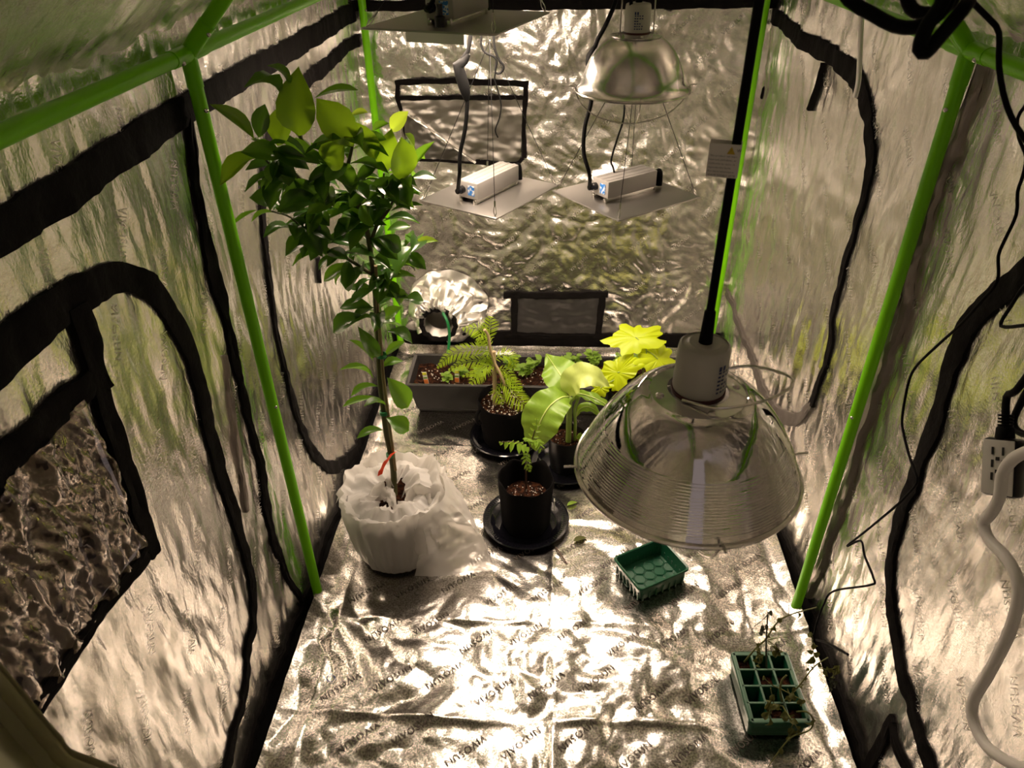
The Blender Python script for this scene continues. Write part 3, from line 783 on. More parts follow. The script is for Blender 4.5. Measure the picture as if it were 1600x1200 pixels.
# warning tag folded round the front lamp's cord
cx = LC + [0, 0, 0]
def cord_at(py):
    lo, hi = 0.1, 0.8
    for _ in range(40):
        m = (lo + hi) / 2
        d = ROT.T @ (LC + [0.001, .004 * m / .8, m] - CAM); yy = 600 - FPX * d[1] / -d[2]
        if yy > py: lo = m
        else: hi = m
    return LC + np.array([0.001, .004 * m / .8, m])
ta = cord_at(249)
tg = thing('warning_tag', ta, 'small white printed warning tag folded on the front lamp cord', 'tag')
nn = nrm((CAM - ta) * [1, 1, 0]); ex_ = np.cross(UP, nn); 
sc = (ROT.T @ (ta - CAM))[2] * -1 / FPX
hw, hh = 24 * sc, 24 * sc / 0.93
tc = ta + ex_ * (-17 * sc) + nn * .006
MB().box(tc, (hw, hh, .0003), (ex_, UP, nn)).box(tc - nn * .011, (hw, hh, .0003), (ex_, UP, nn)).box(tc + ex_ * hw - nn * .0055, (.0003, hh, .0058), (ex_, UP, nn)).build('paper', 'paper', tg, smooth=False)
def print_line(body, x, y, size, name='printed_text', m='black_ink', left=True):
    V, F = text_mesh(body, size, 1)
    if left: V[:, 0] -= V[:, 0].min()
    P = tc + np.outer(V[:, 0] + x, ex_) + np.outer(V[:, 1] + y, UP) + nn * .0008
    return MB().add(P, F).build(name, m, tg, smooth=False)
lines = ['This product can expo', 'lead and phthalates, w', 'California to cause ca', 'reproductive harm.', 'For more information', 'WASH HANDS AFTE']
for k, t in enumerate(lines):
    print_line(t, -hw * .90, hh * (.30 - k * .235), hh * .155 if k < 5 else hh * .165)
print_line('W', hw * .74, hh * .66, hh * .26)
tp = tc + ex_ * hw * .40 + UP * hh * .64 + nn * .0007
MB().add([tp + ex_ * -.0030 + UP * -.0026, tp + ex_ * .0030 + UP * -.0026, tp + UP * .0030], [(0, 1, 2)]).build('warning_triangle', 'yellow_ink', tg, smooth=False)
print_line('!', hw * .37, hh * .62, hh * .2)

# ------------------------------------------------------------------ cables, cords, power block on the right
def cable(name, pts, r, label, m='black_rubber', step=.01):
    o = MB().tube(spline(pts, step), r, 10).build(name, m)
    return tag(o, label, 'cable')
cb = [PD(x, y, .42) for (x, y) in ((1300, -40), (1327, 0), (1363, 22), (1397, 40), (1427, 43), (1457, 31), (1477, 10), (1488, -14), (1505, -30), (1514, -12))]
cb += [PD(x, y, .40) for (x, y) in ((1512, 4), (1490, 32), (1463, 64), (1447, 82), (1437, 77), (1442, 56), (1453, 33), (1470, 8), (1480, -20))]
cable('coiled_cable', cb, .0040, 'thick black cable coiled at the top right corner')
cable('coiled_cable', [PD(x, y, .46) for (x, y) in ((1412, -25), (1419, 4), (1430, 18), (1450, 21), (1474, 15), (1492, -6), (1498, -30))], .0042, 'short black cable loop behind the thick coiled cable')
cable('thin_cable', [PD(x, y, .55) for (x, y) in ((1500, -20), (1522, 6), (1548, 32), (1561, 52), (1561, 105), (1573, 165), (1598, 213), (1640, 260))], .0022, 'thin black cable falling from the coil past the green joint')
wallx = XR - 0.045
cable('thin_cable', [PX(x, y, wallx) for (x, y) in ((1612, 150), (1600, 168), (1590, 185), (1592, 215), (1603, 245), (1598, 275), (1590, 300), (1588, 335), (1570, 375), (1560, 400), (1558, 440), (1530, 475), (1500, 508), (1470, 535), (1432, 572), (1419, 600), (1410, 650), (1411, 672), (1420, 710), (1430, 738), (1433, 754), (1415, 776), (1396, 794), (1355, 828), (1324, 853), (1345, 845), (1351, 868), (1365, 904), (1360, 914), (1302, 924), (1287, 945), (1277, 972), (1272, 992))], .0022, 'long thin black wire wandering down the right wall')
cable('thin_cable', [PX(x, y, wallx) for (x, y) in ((1276, 1000), (1295, 1006), (1325, 1023))], .0028, 'short black wire end at the foot of the right wall')
cable('thin_cable', [PX(x, y, wallx - .03) for (x, y) in ((1625, 430), (1600, 448), (1580, 478), (1564, 504), (1570, 511), (1602, 508), (1640, 500))], .0024, 'bent loop of thin black wire beside the right zipper')
cable('thin_cable', [PX(x, y, wallx - .02) for (x, y) in ((1640, 570), (1612, 600), (1590, 640), (1583, 660), (1592, 675), (1615, 682))], .0045, 'black cord looping beside the power block')
cable('white_cord', [PX(x, y, 0.53) for (x, y) in ((1660, 690), (1612, 703), (1582, 718), (1566, 742), (1562, 775), (1550, 800), (1537, 818), (1547, 845), (1576, 876), (1592, 920), (1579, 983), (1546, 1050), (1522, 1092), (1520, 1123), (1537, 1160), (1566, 1185), (1602, 1202), (1650, 1215))], .0068, 'thick white cord snaking down in front of the right wall', 'white_cord')
cable('pale_cord', [PX(x, y, .590) for (x, y) in ((1350, -40), (1347, 17), (1345, 55), (1343, 100), (1341, 130), (1336, 152))], .0048, 'pale grey cord hanging beside the rear right zipper', 'white_cord')
# power block
bx = 0.56
pc = PX(1568, 730, bx)
pb = thing('power_block', pc, 'black power tap with pale socket face beside the white cord', 'power strip')
tocam = nrm((CAM - pc) * [1, 1, 0])
udir = nrm(np.array([0.03, 0.56, 0.83])); fdir = nrm(np.array([-.85, -.40, .30])); fdir = nrm(fdir - (fdir @ udir) * udir); sdir = np.cross(udir, fdir)
depth = (ROT.T @ (CAM - pc))[2]
sc = depth / FPX
PH, PWd, PDp = 46 * sc, 17 * sc, 15 * sc
bc = pc + fdir * 0
MB().box(bc, (PDp, PWd * 1.6, PH), (fdir, sdir, udir), .006).build('body', 'black_plastic', pb)
face = MB().box(bc + fdir * (PDp + .0005), (.0012, PWd * 1.35, PH * .92), (fdir, sdir, udir), .001).build('face_plate', 'white_plastic', pb)
for k in (-.46, .02, .5):
    q = bc + fdir * (PDp + .0020) + udir * PH * k * .9
    for a, b, h1, h2 in ((-.45, .10, .0012, .0046), (.45, .10, .0012, .0050), (0, -.16, .0022, .0022)):
        MB().box(q + sdir * PWd * a + udir * PH * b, (.0005, h1, h2), (fdir, sdir, udir)).build('socket_slot', 'black_ink', face, smooth=False)
pt = bc + udir * PH
plug = MB()
plug.tube([pt - udir * .002, pt + udir * .012, pt + udir * .014], [.011, .010, .008], 14)
for k in range(4): plug.tube([pt + udir * (.014 + k * .004), pt + udir * (.0165 + k * .004)], .0085, 14)
plug.tube(spline([pt + udir * .012, pt + udir * .05 + [0.0, 0, 0], PX(1588, 610, bx), PX(1625, 560, bx)], .01), .0045, 10)
plug.build('plug', 'black_rubber', pb)

# blurred fold of the tent door flap at the lower left, right in front of the lens
Q = [(-60, 985), (0, 1048), (45, 1102), (80, 1145), (96, 1162), (108, 1180), (150, 1197), (215, 1225)]
fl = []
n2 = 9
for i, q in enumerate(spline([np.array([*q, 0]) for q in Q], 12)):
    for j in range(n2):
        t = j / (n2 - 1)
        px_, py_ = q[0] - 170 * t, q[1] + 120 * t
        dep = 0.36 + 0.035 * math.cos(t * math.pi) + 0.02 * math.sin(t * 7) + .012 * math.sin(q[0] / 38)
        fl.append(PD(px_, py_, dep))
m_ = len(fl) // n2
b = MB().grid(np.array(fl), m_, n2)
back = np.array(fl) + np.array([-.004, .006, -.004]); b.grid(back[::1], m_, n2)
o = b.build('door_flap', 'flap_cloth')
tag(o, 'blurred olive grey fold of the door flap at the lower left corner', 'door flap')

# ------------------------------------------------------------------ leaves
def leaf_mesh(name, material, prof=0.75, fold=0.18, curl=0.10, nx=7, ny=5, wave=0.0, tip=1.0, seed=0):
    """unit leaf: base at the origin, tip at +X, width 1 along Y, upper side +Z"""
    V = []; F = []
    for i in range(nx):
        t = i / (nx - 1)
        wdt = (math.sin(math.pi * min(1, t ** prof)) ** 0.7) if 0 < t < 1 else 0.0
        wdt = max(wdt, 0.02)
        for j in range(ny):
            s = 2 * j / (ny - 1) - 1
            z = fold * 0.5 * abs(s) * wdt - curl * (t ** 2) + curl * 0.5 * math.sin(math.pi * t) + wave * math.sin(t * 9 + s * 2 + seed) * abs(s)
            V.append((t, 0.5 * s * wdt, z))
    for i in range(nx - 1):
        for j in range(ny - 1):
            F.append((i * ny + j, (i + 1) * ny + j, (i + 1) * ny + j + 1, i * ny + j + 1))
    me = bpy.data.meshes.new(name); me.from_pydata(V, [], F); me.update()
    me.polygons.foreach_set('use_smooth', [True] * len(me.polygons))
    me.materials.append(MAT[material])
    return me
def put_leaf(me, B, T, normal, width, parent, name='leaf'):
    B = np.asarray(B, float); T = np.asarray(T, float)
    X = T - B; L = np.linalg.norm(X); x = X / L
    n = np.asarray(normal, float); y = nrm(np.cross(n, x)); z = np.cross(x, y)
    off = origin_of(parent)
    m = Matrix.Identity(4)
    for r in range(3):
        m[r][0] = X[r]; m[r][1] = y[r] * width; m[r][2] = z[r] * L; m[r][3] = B[r] - off[r]
    o = bpy.data.objects.new(name, me); link(o, parent); o.matrix_local = m
    return o
CIT = {k: [leaf_mesh('leaf', 'citrus_' + k, 1.25 + 0.10 * i, 0.22 + .06 * i, 0.06 + .09 * i, wave=.015 * i, seed=i) for i in range(3)] for k in ('dark', 'mid', 'new', 'lime')}

# ------------------------------------------------------------------ citrus tree in a bagged pot
tb = np.array([-0.392, 1.385, 0.19])
ct = thing('citrus_tree', (tb[0], tb[1], 0.012), 'tall young citrus tree with glossy dark leaves in the bagged pot', 'tree')
def cy(py, px=560):
    y = 1.385 if py > 480 else 1.385 - (480 - py) * 0.00040
    return y - max(0, 470 - px) * 0.0011 + max(0, px - 560) * .0006
def C(px, py, dy=0.0): return PY(px, py, cy(py, px) + dy)
# nursery pot inside the bag
pr = [(0.001, .012), (.092, .012), (.096, .02), (.112, .185), (.117, .188), (.117, .205), (.112, .207), (.105, .17), (.001, .168)]
MB().lathe(pr, (-.392, 1.375, 0), UP, 40).build('nursery_pot', 'pot_grey', ct)
MB().lathe([(0.001, .176), (.06, .174), (.108, .170)], (-.392, 1.375, 0), UP, 30, wob=lambda i, a, r, z: (r, z + .006 * noise(a * 3, r * 40, 4))).build('soil', 'soil', ct)
trunk = spline([np.array([-.392, 1.385, .15]), C(616, 758), C(613, 720), C(604, 677), C(598, 630), C(594, 595), C(590, 530), C(587, 470), C(583, 425), C(577, 380), C(566, 330), C(548, 285), C(530, 250)], .02)
MB().tube(trunk, np.linspace(.0085, .004, len(trunk)), 10).build('trunk', 'citrus_bark', ct)
MB().tube([C(618, 735, -.012), C(599, 590, -.012), C(590, 480, -.012), C(587, 415, -.010)], .0038, 8).build('support_stake', 'wood_stake', ct)
for q in ((597, 553), (601, 642), (611, 708)):
    p = C(*q); MB().lathe([(.0085, -.006), (.0115, -.004), (.0115, .004), (.0085, .006)], p - [0, .006, 0], UP, 14).build('plant_tie', 'green_tie', ct)
BR = [[(583, 430), (560, 415), (535, 400), (508, 392), (480, 365), (455, 340), (425, 330)],
      [(588, 448), (605, 430), (620, 412), (640, 388), (655, 380)],
      [(577, 385), (590, 350), (606, 330), (620, 300), (630, 275), (640, 250)],
      [(566, 330), (550, 310), (525, 300), (500, 290), (470, 280), (440, 272), (415, 250)],
      [(548, 285), (520, 265), (495, 240), (470, 215), (445, 190)],
      [(540, 270), (548, 240), (552, 215), (545, 190)],
      [(600, 335), (598, 300), (600, 270)],
      [(508, 392), (500, 360), (495, 330), (492, 300)],
      [(470, 215), (450, 160), (440, 140)], [(470, 280), (430, 240), (400, 220)]]
brn = []
for k, q in enumerate(BR):
    P = spline([C(*p, dy=0.03 * math.sin(k * 2.1) * i / len(q)) for i, p in enumerate(q)], .015)
    MB().tube(P, np.linspace(.0040, .0016, len(P)), 8).build('branch', 'citrus_bark', ct)
    brn.append(P)
# leaves read off the photograph: base, tip, width in px, kind, tilt of the upper face, depth offset
LV = [((467, 212), (463, 122), 54, 'new', .15, -.05), ((552, 229), (502, 160), 50, 'new', .1, -.04), ((492, 153), (558, 137), 20, 'mid', .8, -.02),
      ((443, 158), (393, 112), 15, 'mid', .5, -.03), ((449, 137), (430, 98), 14, 'mid', .3, -.02), ((397, 218), (335, 163), 24, 'new', .3, 0), ((404, 215), (413, 164), 26, 'dark', .3, .01),
      ((412, 246), (343, 274), 30, 'new', .6, 0), ((434, 228), (447, 168), 36, 'new', .3, .0), ((477, 241), (530, 212), 24, 'dark', .6, -.06), ((517, 264), (529, 226), 42, 'new', .3, -.06),
      ((589, 248), (556, 194), 28, 'new', .3, -.02), ((627, 282), (629, 218), 40, 'new', .1, -.05), ((598, 268), (611, 208), 32, 'new', .2, -.01), ((644, 246), (637, 208), 20, 'new', .4, 0),
      ((643, 268), (672, 222), 14, 'mid', .4, 0), ((643, 278), (683, 277), 24, 'dark', .7, 0), ((611, 206), (634, 176), 22, 'lime', .4, .02), ((546, 181), (574, 174), 18, 'lime', .6, .05), ((580, 210), (604, 190), 14, 'mid', .4, .02),
      ((441, 244), (384, 234), 30, 'mid', .4, -.01), ((434, 277), (382, 289), 13, 'dark', .8, 0), ((424, 310), (396, 308), 26, 'dark', .2, 0), ((402, 328), (363, 350), 9, 'mid', .8, 0), ((428, 332), (392, 340), 9, 'mid', .7, 0),
      ((458, 358), (414, 361), 19, 'dark', .7, 0), ((508, 397), (456, 404), 8, 'mid', .9, 0), ((500, 314), (436, 321), 36, 'dark', .5, -.04), ((548, 340), (531, 368), 28, 'dark', .3, -.04), ((641, 386), (684, 373), 12, 'lime', .7, 0),
      ((568, 420), (533, 453), 24, 'dark', .4, -.03), ((548, 425), (518, 440), 9, 'mid', .8, 0), ((602, 445), (634, 476), 21, 'mid', .4, -.02), ((632, 467), (663, 468), 21, 'dark', .6, 0), ((583, 481), (531, 477), 23, 'dark', .7, -.02),
      ((570, 494), (516, 515), 30, 'dark', .5, -.04), ((603, 518), (649, 531), 22, 'dark', .6, -.02), ((590, 558), (567, 520), 21, 'dark', .3, -.03), ((583, 564), (549, 530), 11, 'mid', .6, 0), ((600, 557), (631, 533), 14, 'mid', .6, 0),
      ((595, 576), (628, 560), 15, 'mid', .6, -.01), ((583, 590), (538, 568), 11, 'mid', .8, 0), ((590, 603), (547, 613), 13, 'mid', .8, 0), ((605, 590), (640, 638), 31, 'mid', .2, -.03), ((588, 620), (534, 634), 12, 'mid', .8, 0),
      ((603, 633), (572, 628), 15, 'mid', .8, -.02), ((603, 653), (641, 672), 26, 'mid', .5, -.02), ((599, 672), (559, 680), 15, 'mid', .8, -.01), ((604, 466), (622, 448), 18, 'mid', .6, 0), ((600, 500), (622, 480), 18, 'mid', .5, .01),
      ((600, 440), (645, 426), 14, 'mid', .7, 0), ((606, 418), (655, 412), 8, 'mid', .9, 0), ((610, 402), (632, 408), 14, 'dark', .7, 0), ((556, 280), (586, 262), 26, 'dark', .5, -.03), ((432, 262), (408, 300), 14, 'mid', .6, 0), ((610, 330), (660, 318), 12, 'dark', .8, -.01),
      ((600, 345), (656, 342), 20, 'dark', .75, -.02), ((605, 360), (642, 352), 18, 'mid', .7, -.02), ((590, 370), (630, 390), 26, 'dark', .5, -.03), ((630, 305), (655, 300), 16, 'mid', .7, 0), ((575, 300), (545, 320), 24, 'dark', .6, -.04), ((560, 300), (600, 300), 20, 'mid', .8, -.04)]
rl = random.Random(5)
def tilt(t, jitter=.15):
    n = nrm(CAM - np.array([-.45, 1.3, 1.0]))
    return nrm(n * (1 - t) + UP * t + np.array([rl.uniform(-jitter, jitter) for _ in range(3)]))
for (b_, t_, wpx, kd, tl, dd) in LV:
    B = C(*b_, dy=dd); T = C(*t_, dy=dd + rl.uniform(-.035, .01))
    dep = (ROT.T @ (CAM - (B + T) / 2))[2]
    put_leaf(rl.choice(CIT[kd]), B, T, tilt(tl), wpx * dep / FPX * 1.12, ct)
# filling leaves on the branches and the upper trunk
cnt = 0
while cnt < 225:
    P = rl.choice(brn + [trunk[len(trunk) // 2:]] * 2)
    i = rl.randrange(2, len(P)); p = P[i]
    a = rl.uniform(0, 2 * math.pi); L = rl.uniform(.045, .085); el = rl.uniform(-.5, .55)
    d = np.array([math.cos(a) * math.cos(el), math.sin(a) * math.cos(el), math.sin(el)])
    T = p + d * L
    if T[0] < -0.555: continue
    q = ROT.T @ (T - CAM); x_ = 800 + FPX * q[0] / -q[2]; y_ = 600 - FPX * q[1] / -q[2]
    if x_ < 385 or x_ > 668 or y_ < 205 or (y_ < 275 and rl.random() < .55): continue
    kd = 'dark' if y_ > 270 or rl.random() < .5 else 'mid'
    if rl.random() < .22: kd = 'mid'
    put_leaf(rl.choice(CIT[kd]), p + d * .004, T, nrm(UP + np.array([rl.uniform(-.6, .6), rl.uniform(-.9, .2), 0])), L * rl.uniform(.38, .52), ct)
    cnt += 1
# red ribbon tag tied to the trunk
rp = spline([C(618, 706, -.012), C(610, 712, -.022), C(603, 722, -.026), C(597, 732, -.028), C(594, 742, -.030)], .006)
V = []
for i, p in enumerate(rp):
    V += [p + np.array([-.007, 0, .003 * math.sin(i)]) - [0, 0, .004], p + np.array([.007, -.003, .006])]
MB().grid(np.array(V), len(rp), 2).build('ribbon', 'red_ribbon', ct)

# white plastic bag wrapped round the pot, its top bunched and a tail lying to the right
bg = thing('plastic_bag', (-.392, 1.375, 0.01), 'crumpled translucent white plastic bag wrapped around the citrus pot', 'bag')
nb = 140
ang = np.arange(nb) * 2 * math.pi / nb
ring = [(.099, .012), (.106, .03), (.112, .06), (.118, .10), (.122, .14), (.126, .175), (.129, .20), (.130, .214), (.127, .224), (.120, .222), (.113, .212), (.104, .200), (.092, .204), (.078, .214), (.064, .212), (.050, .200), (.036, .196)]
V = []
for i, (r, z) in enumerate(ring):
    t = i / (len(ring) - 1)
    f = .010 * A(noise(ang * 3.2 + t * .8, t * 2 + 0 * ang, 400)) + .005 * A(noise(ang * 6 - t * 2, t * 3 + 0 * ang, 401)) + .0012 * A(noise(ang * 14, t * 4 + 0 * ang, 402))
    rr = r + f * (1.9 if t < .5 else 1.6) * min(1, .3 + t * 5) - .006
    zz = z + (.020 * noise(ang * 1.6, t * 3 + 0 * ang, 403) + .008 * A(noise(ang * 3, t * 4 + 0 * ang, 404))) * (0.15 if t < .35 else 1.0) * (t > .05)
    bump = np.exp(-((ang - 2.2) / .6) ** 2) * .030 * (t > .5) + np.exp(-((ang - 0.6) / .7) ** 2) * .035 * (t > .45)
    V.append(np.stack([-.392 + rr * np.cos(ang), 1.375 + rr * np.sin(ang), np.maximum(zz + bump, .0135)], -1))
F = [(i * nb + j, i * nb + (j + 1) % nb, (i + 1) * nb + (j + 1) % nb, (i + 1) * nb + j) for i in range(len(ring) - 1) for j in range(nb)]
MB().add(np.concatenate(V), F).build('bag_wall', 'bag_film', bg)
# tail: sheet from the right rim sloping down to the floor
na, nt_ = 34, 30
top = spline([PY(668, 735, 1.44), PY(690, 745, 1.40), PY(694, 775, 1.34), PY(668, 800, 1.29), PY(645, 818, 1.272)], .004)
bot = spline([PZ(705, 765, .10), PZ(738, 820, .05), PZ(771, 886, .018), PZ(735, 892, .014), PZ(690, 900, .014), PZ(648, 900, .016)], .004)
top = top[np.linspace(0, len(top) - 1, na).astype(int)]; bot = bot[np.linspace(0, len(bot) - 1, na).astype(int)]
V = []
for i in range(na):
    for j in range(nt_):
        t = j / (nt_ - 1); p = top[i] * (1 - t) + bot[i] * t
        p = p + UP * (.025 * math.sin(math.pi * t)) + np.array([.012, -.006, .006]) * (float(A(noise(i * .32 + t, t * 2.0, 410))) + .5 * float(A(noise(i * .8 - t * 2, t * 5, 411)))) * math.sin(math.pi * t) * 1.6
        p[2] = max(p[2], .0135)
        V.append(p)
MB().grid(np.array(V), na, nt_).build('bag_tail', 'bag_film_thin', bg)
# bunched crest left and right of the trunk
for k, (pts, h, sd) in enumerate((([(525, 772), (548, 752), (575, 738), (600, 745), (612, 770)], .05, 1), ([(628, 765), (645, 738), (668, 728), (692, 745), (696, 775)], .045, 2), ([(560, 790), (585, 772), (606, 775), (620, 795)], .04, 3), ([(625, 800), (640, 775), (664, 770), (676, 790)], .04, 4))):
    base = spline([PZ(x, y, .205) for x, y in pts], .005)
    V = []
    for i, p in enumerate(base):
        e = math.sin(math.pi * i / (len(base) - 1))
        for j in range(14):
            t = j / 13
            q = p + np.array([0, .030 * (t - .5), h * e * math.sin(math.pi * t) ** .8 - .02])
            q = q + np.array([.008, .012, .014]) * (float(noise(i * .22, t * 3, 420 + sd)) + .6 * float(A(noise(i * .6, t * 6, 430 + sd))))
            V.append(q)
    MB().grid(np.array(V), len(base), 14).build('bag_fold', 'bag_film_thin', bg)

# ------------------------------------------------------------------ pots, saucers, soil
def plate(c, r, label, name='plastic_plate'):
    prof = [(0.001, .004), (r * .66, .004), (r * .72, .006), (r * .80, .016), (r * .84, .019), (r * .97, .023), (r, .021), (r * .985, .018), (r * .86, .013), (r * .80, .008), (r * .72, .001), (.001, .001)]
    base = (c[0], c[1], float(d_floor(np.array(c[0]), np.array(c[1]))) + .0005)
    t = thing(name, base, label, 'plate', 'round black plates under the pots')
    body = MB().lathe(prof, base, UP, 72).build('dish', 'glossy_black', t)
    rd = MB()
    for k in range(90):
        a = k * 2 * math.pi / 90
        rd.box(np.array(base) + [r * .905 * math.cos(a), r * .905 * math.sin(a), .0215], (r * .035, .0012, .0008), ((math.cos(a), math.sin(a), .06), (-math.sin(a), math.cos(a), 0), UP))
    rd.build('ridged_rim', 'glossy_black', t)
    return base[2] + .0045
def soil_disc(c, r, z, parent, seed, perlite=60, pr=.0022):
    MB().lathe([(.0005, z)] + [(r * k / 8, z) for k in range(1, 9)], (c[0], c[1], 0), UP, 40, wob=lambda i, a, rr, zz: (rr, zz + .004 * noise(rr * np.cos(a) * 60, rr * np.sin(a) * 60, seed))).build('soil', 'soil', parent)
    b = MB(); q = random.Random(seed)
    for k in range(perlite):
        a = q.uniform(0, 6.283); rr = r * math.sqrt(q.random()) * .95
        b.sphere((c[0] + rr * math.cos(a), c[1] + rr * math.sin(a), z + .003), q.uniform(.5, 1.2) * pr, 5, 3, (1, 1, .8))
    o = b.build('perlite', 'perlite', parent); o['kind'] = 'stuff'
def fabric_pot(c, r0, r1, h, z0, parent, soil_z, seed, rimvar=.008, sides=0, mat_='fabric_black'):
    n = 72
    def wob(i, a, r, z):
        f = 1 + .018 * noise(a * 2.2, 0 * a + i * .4, seed) + (.03 * np.cos(a * sides) if sides else 0)
        zz = z + (rimvar * noise(a * 1.4, 0 * a, seed + 1) * 2) * (1.0 if 4 <= i <= 8 else 0)
        return r * f, zz
    prof = [(.001, 0), (r0 * .96, 0), (r0, .008), (r0 + (r1 - r0) * .5, h * .5), (r1, h * .9), (r1 * 1.01, h), (r1 * .985, h + .002), (r1 * .965, h), (r1 * .955, h * .9), (r0 * .95, soil_z - z0 - .01), (.001, soil_z - z0 - .012)]
    MB().lathe(prof, (c[0], c[1], z0), UP, n, wob=wob).build('pot', mat_, parent)

# small black fabric pot with a spindly seedling, in front
c1 = (-0.052, 1.487)
zp = plate(c1, .121, 'round black plate under the small front fabric pot')
ns = thing('potted_seedling', (c1[0], c1[1], zp), 'spindly feathery-leaved seedling in the small black fabric pot in front', 'plant')
fabric_pot(c1, .066, .073, .165, zp, ns, .100, 500, .010, 6)
soil_disc(c1, .066, .104, ns, 501, 90, .0018)
MB().box((c1[0] + .078, c1[1] - .02, .095), (.0015, .006, .017), None).build('fabric_tag', 'tag_white', ns, smooth=False)
ys = 1.487
st = spline([PZ(822, 762, .104), PY(822, 735, ys), PY(824, 712, ys), PY(829, 695, ys), PY(836, 672, ys)], .008)
MB().tube(st, np.linspace(.0028, .0014, len(st)), 8).build('stem', 'neem_stem', ns)
def frond(path, pairs, llen, lwid, droop, material, parent, name='frond', rad=.0012, rachis=None, spread=1.15, normal=None, taper=True):
    P = spline(path, .004); b = MB()
    nrmv = nrm(normal if normal is not None else UP)
    L = len(P) - 1
    for k in range(pairs):
        t = (k + .6) / pairs; i = min(L - 1, int(t * L)); p = P[i]; T = nrm(P[i + 1] - P[i])
        S = nrm(np.cross(nrmv, T))
        ll = llen * ((math.sin(math.pi * (0.16 + .80 * t))) if taper else 1.0)
        for sg in (-1, 1):
            d = nrm(S * sg * spread + T * .75 - UP * droop * (0.4 + .6 * t))
            w_ = nrm(np.cross(d, nrmv)) * lwid * .5; up = nrmv * lwid * .18
            q = p + d * ll
            m1 = p + d * ll * .30; m2 = p + d * ll * .68 - UP * droop * .15 * ll
            b.add([p, m1 - w_ + up, m1 - up, m1 + w_ + up, m2 - w_ * .85 + up, m2 - up, m2 + w_ * .85 + up, q - UP * droop * .3 * ll],
                  [(0, 2, 1), (0, 3, 2), (1, 2, 5, 4), (2, 3, 6, 5), (4, 5, 7), (5, 6, 7)])
    o = b.build(name, material, parent)
    MB().tube(P, np.linspace(rad, rad * .5, len(P)), 6).build('rachis', rachis or material, o)
    return o
tocam = nrm(CAM - np.array([0, 1.5, .2]))
frond([PY(825, 700, ys), PY(815, 693, ys - .01), PY(800, 690, ys - .02), PY(779, 691, ys - .02)], 6, .026, .013, 1.3, 'neem', ns, rachis='neem_stem')
frond([PY(829, 695, ys), PY(834, 680, ys), PY(838, 665, ys), PY(839, 652, ys)], 5, .018, .006, .2, 'neem', ns, normal=tocam)
frond([PY(824, 708, ys - .005), PY(822, 715, ys - .03), PY(824, 725, ys - .04), PY(829, 738, ys - .04)], 6, .018, .006, .6, 'neem', ns, normal=tocam)
frond([PY(830, 692, ys), PY(840, 690, ys - .01), PY(844, 697, ys - .02), PY(843, 708, ys - .02)], 6, .02, .008, .5, 'neem', ns)
frond([PY(828, 690, ys), PY(824, 685, ys - .02), PY(818, 690, ys - .03)], 4, .016, .006, .5, 'neem', ns)

# conifer in a black fabric pot
c2 = (-0.128, 1.865)
zp = plate(c2, .118, 'round black plate under the conifer pot beside the planter')
cf = thing('potted_conifer', (c2[0], c2[1], zp), 'bright green fern-like conifer sapling in a black fabric pot', 'plant')
fabric_pot(c2, .075, .088, .155, zp, cf, .135, 510, .006)
soil_disc(c2, .080, .142, cf, 511, 160, .0024)
hd = MB()
V = [];
MB().tube(spline([np.array([c2[0] - .078, c2[1] - .040, .15]), np.array([c2[0] - .088, c2[1] - .055, .135]), np.array([c2[0] - .083, c2[1] - .060, .11]), np.array([c2[0] - .076, c2[1] - .045, .10])], .008), .005, 6).build('pot_handle', 'fabric_black', cf)
yc = 1.865
MB().tube([PZ(773, 632, .142), PY(773, 600, yc), PY(772, 570, yc), PY(771.5, 549, yc)], [.0068, .0065, .0062, .0060], 10).build('stump', 'conifer_stem', cf)
MB().tube(spline([PZ(787, 627, .142), PY(789, 605, yc - .01), PY(782, 585, yc - .01), PY(772, 565, yc - .005), PY(766, 545, yc - .01), PY(763, 525, yc - .01), PY(757, 515, yc - .02)], .01), .0045, 8).build('stem', 'conifer_stem', cf)
fd = [([(763, 538), (752, 518), (742, 512), (722, 513)], .035, .5), ([(764, 530), (765, 515), (766, 503), (767, 494)], .034, .1), ([(766, 540), (762, 535), (752, 530), (744, 530)], .034, .3), ([(768, 555), (755, 545), (738, 545), (705, 553), (683, 575)], .036, .3),
      ([(769, 562), (762, 548), (760, 575), (748, 580), (722, 588)], .030, .3), ([(772, 570), (758, 572), (748, 582), (735, 600)], .040, .2), ([(771, 565), (755, 562), (725, 566), (700, 578)], .032, .35), ([(774, 560), (788, 553), (798, 558), (805, 575)], .036, .3), ([(776, 580), (788, 578), (798, 588), (806, 598)], .030, .3),
      ([(783, 596), (795, 605), (808, 622), (830, 640)], .044, .15), ([(780, 600), (775, 612), (780, 622), (786, 632)], .028, .2), ([(781, 590), (795, 592), (808, 602), (816, 610)], .028, .3)]
for k, (q, ll, dr) in enumerate(fd):
    yo = (0, .01, .02, .02, -.02, -.05, .0, .03, .0, -.06, -.04, -.02)[k]
    pts = [PY(x, y, yc + yo * i / (len(q) - 1)) for i, (x, y) in enumerate(q)]
    frond(pts, max(8, int(sum(np.linalg.norm(pts[i + 1] - pts[i]) for i in range(len(pts) - 1)) / (.0052 if k != 9 else .0062))), ll, .0026 if k != 9 else .0036, dr, 'conifer', cf, normal=nrm(tocam + UP * (.3 if k % 2 else .8)), rad=.0011)

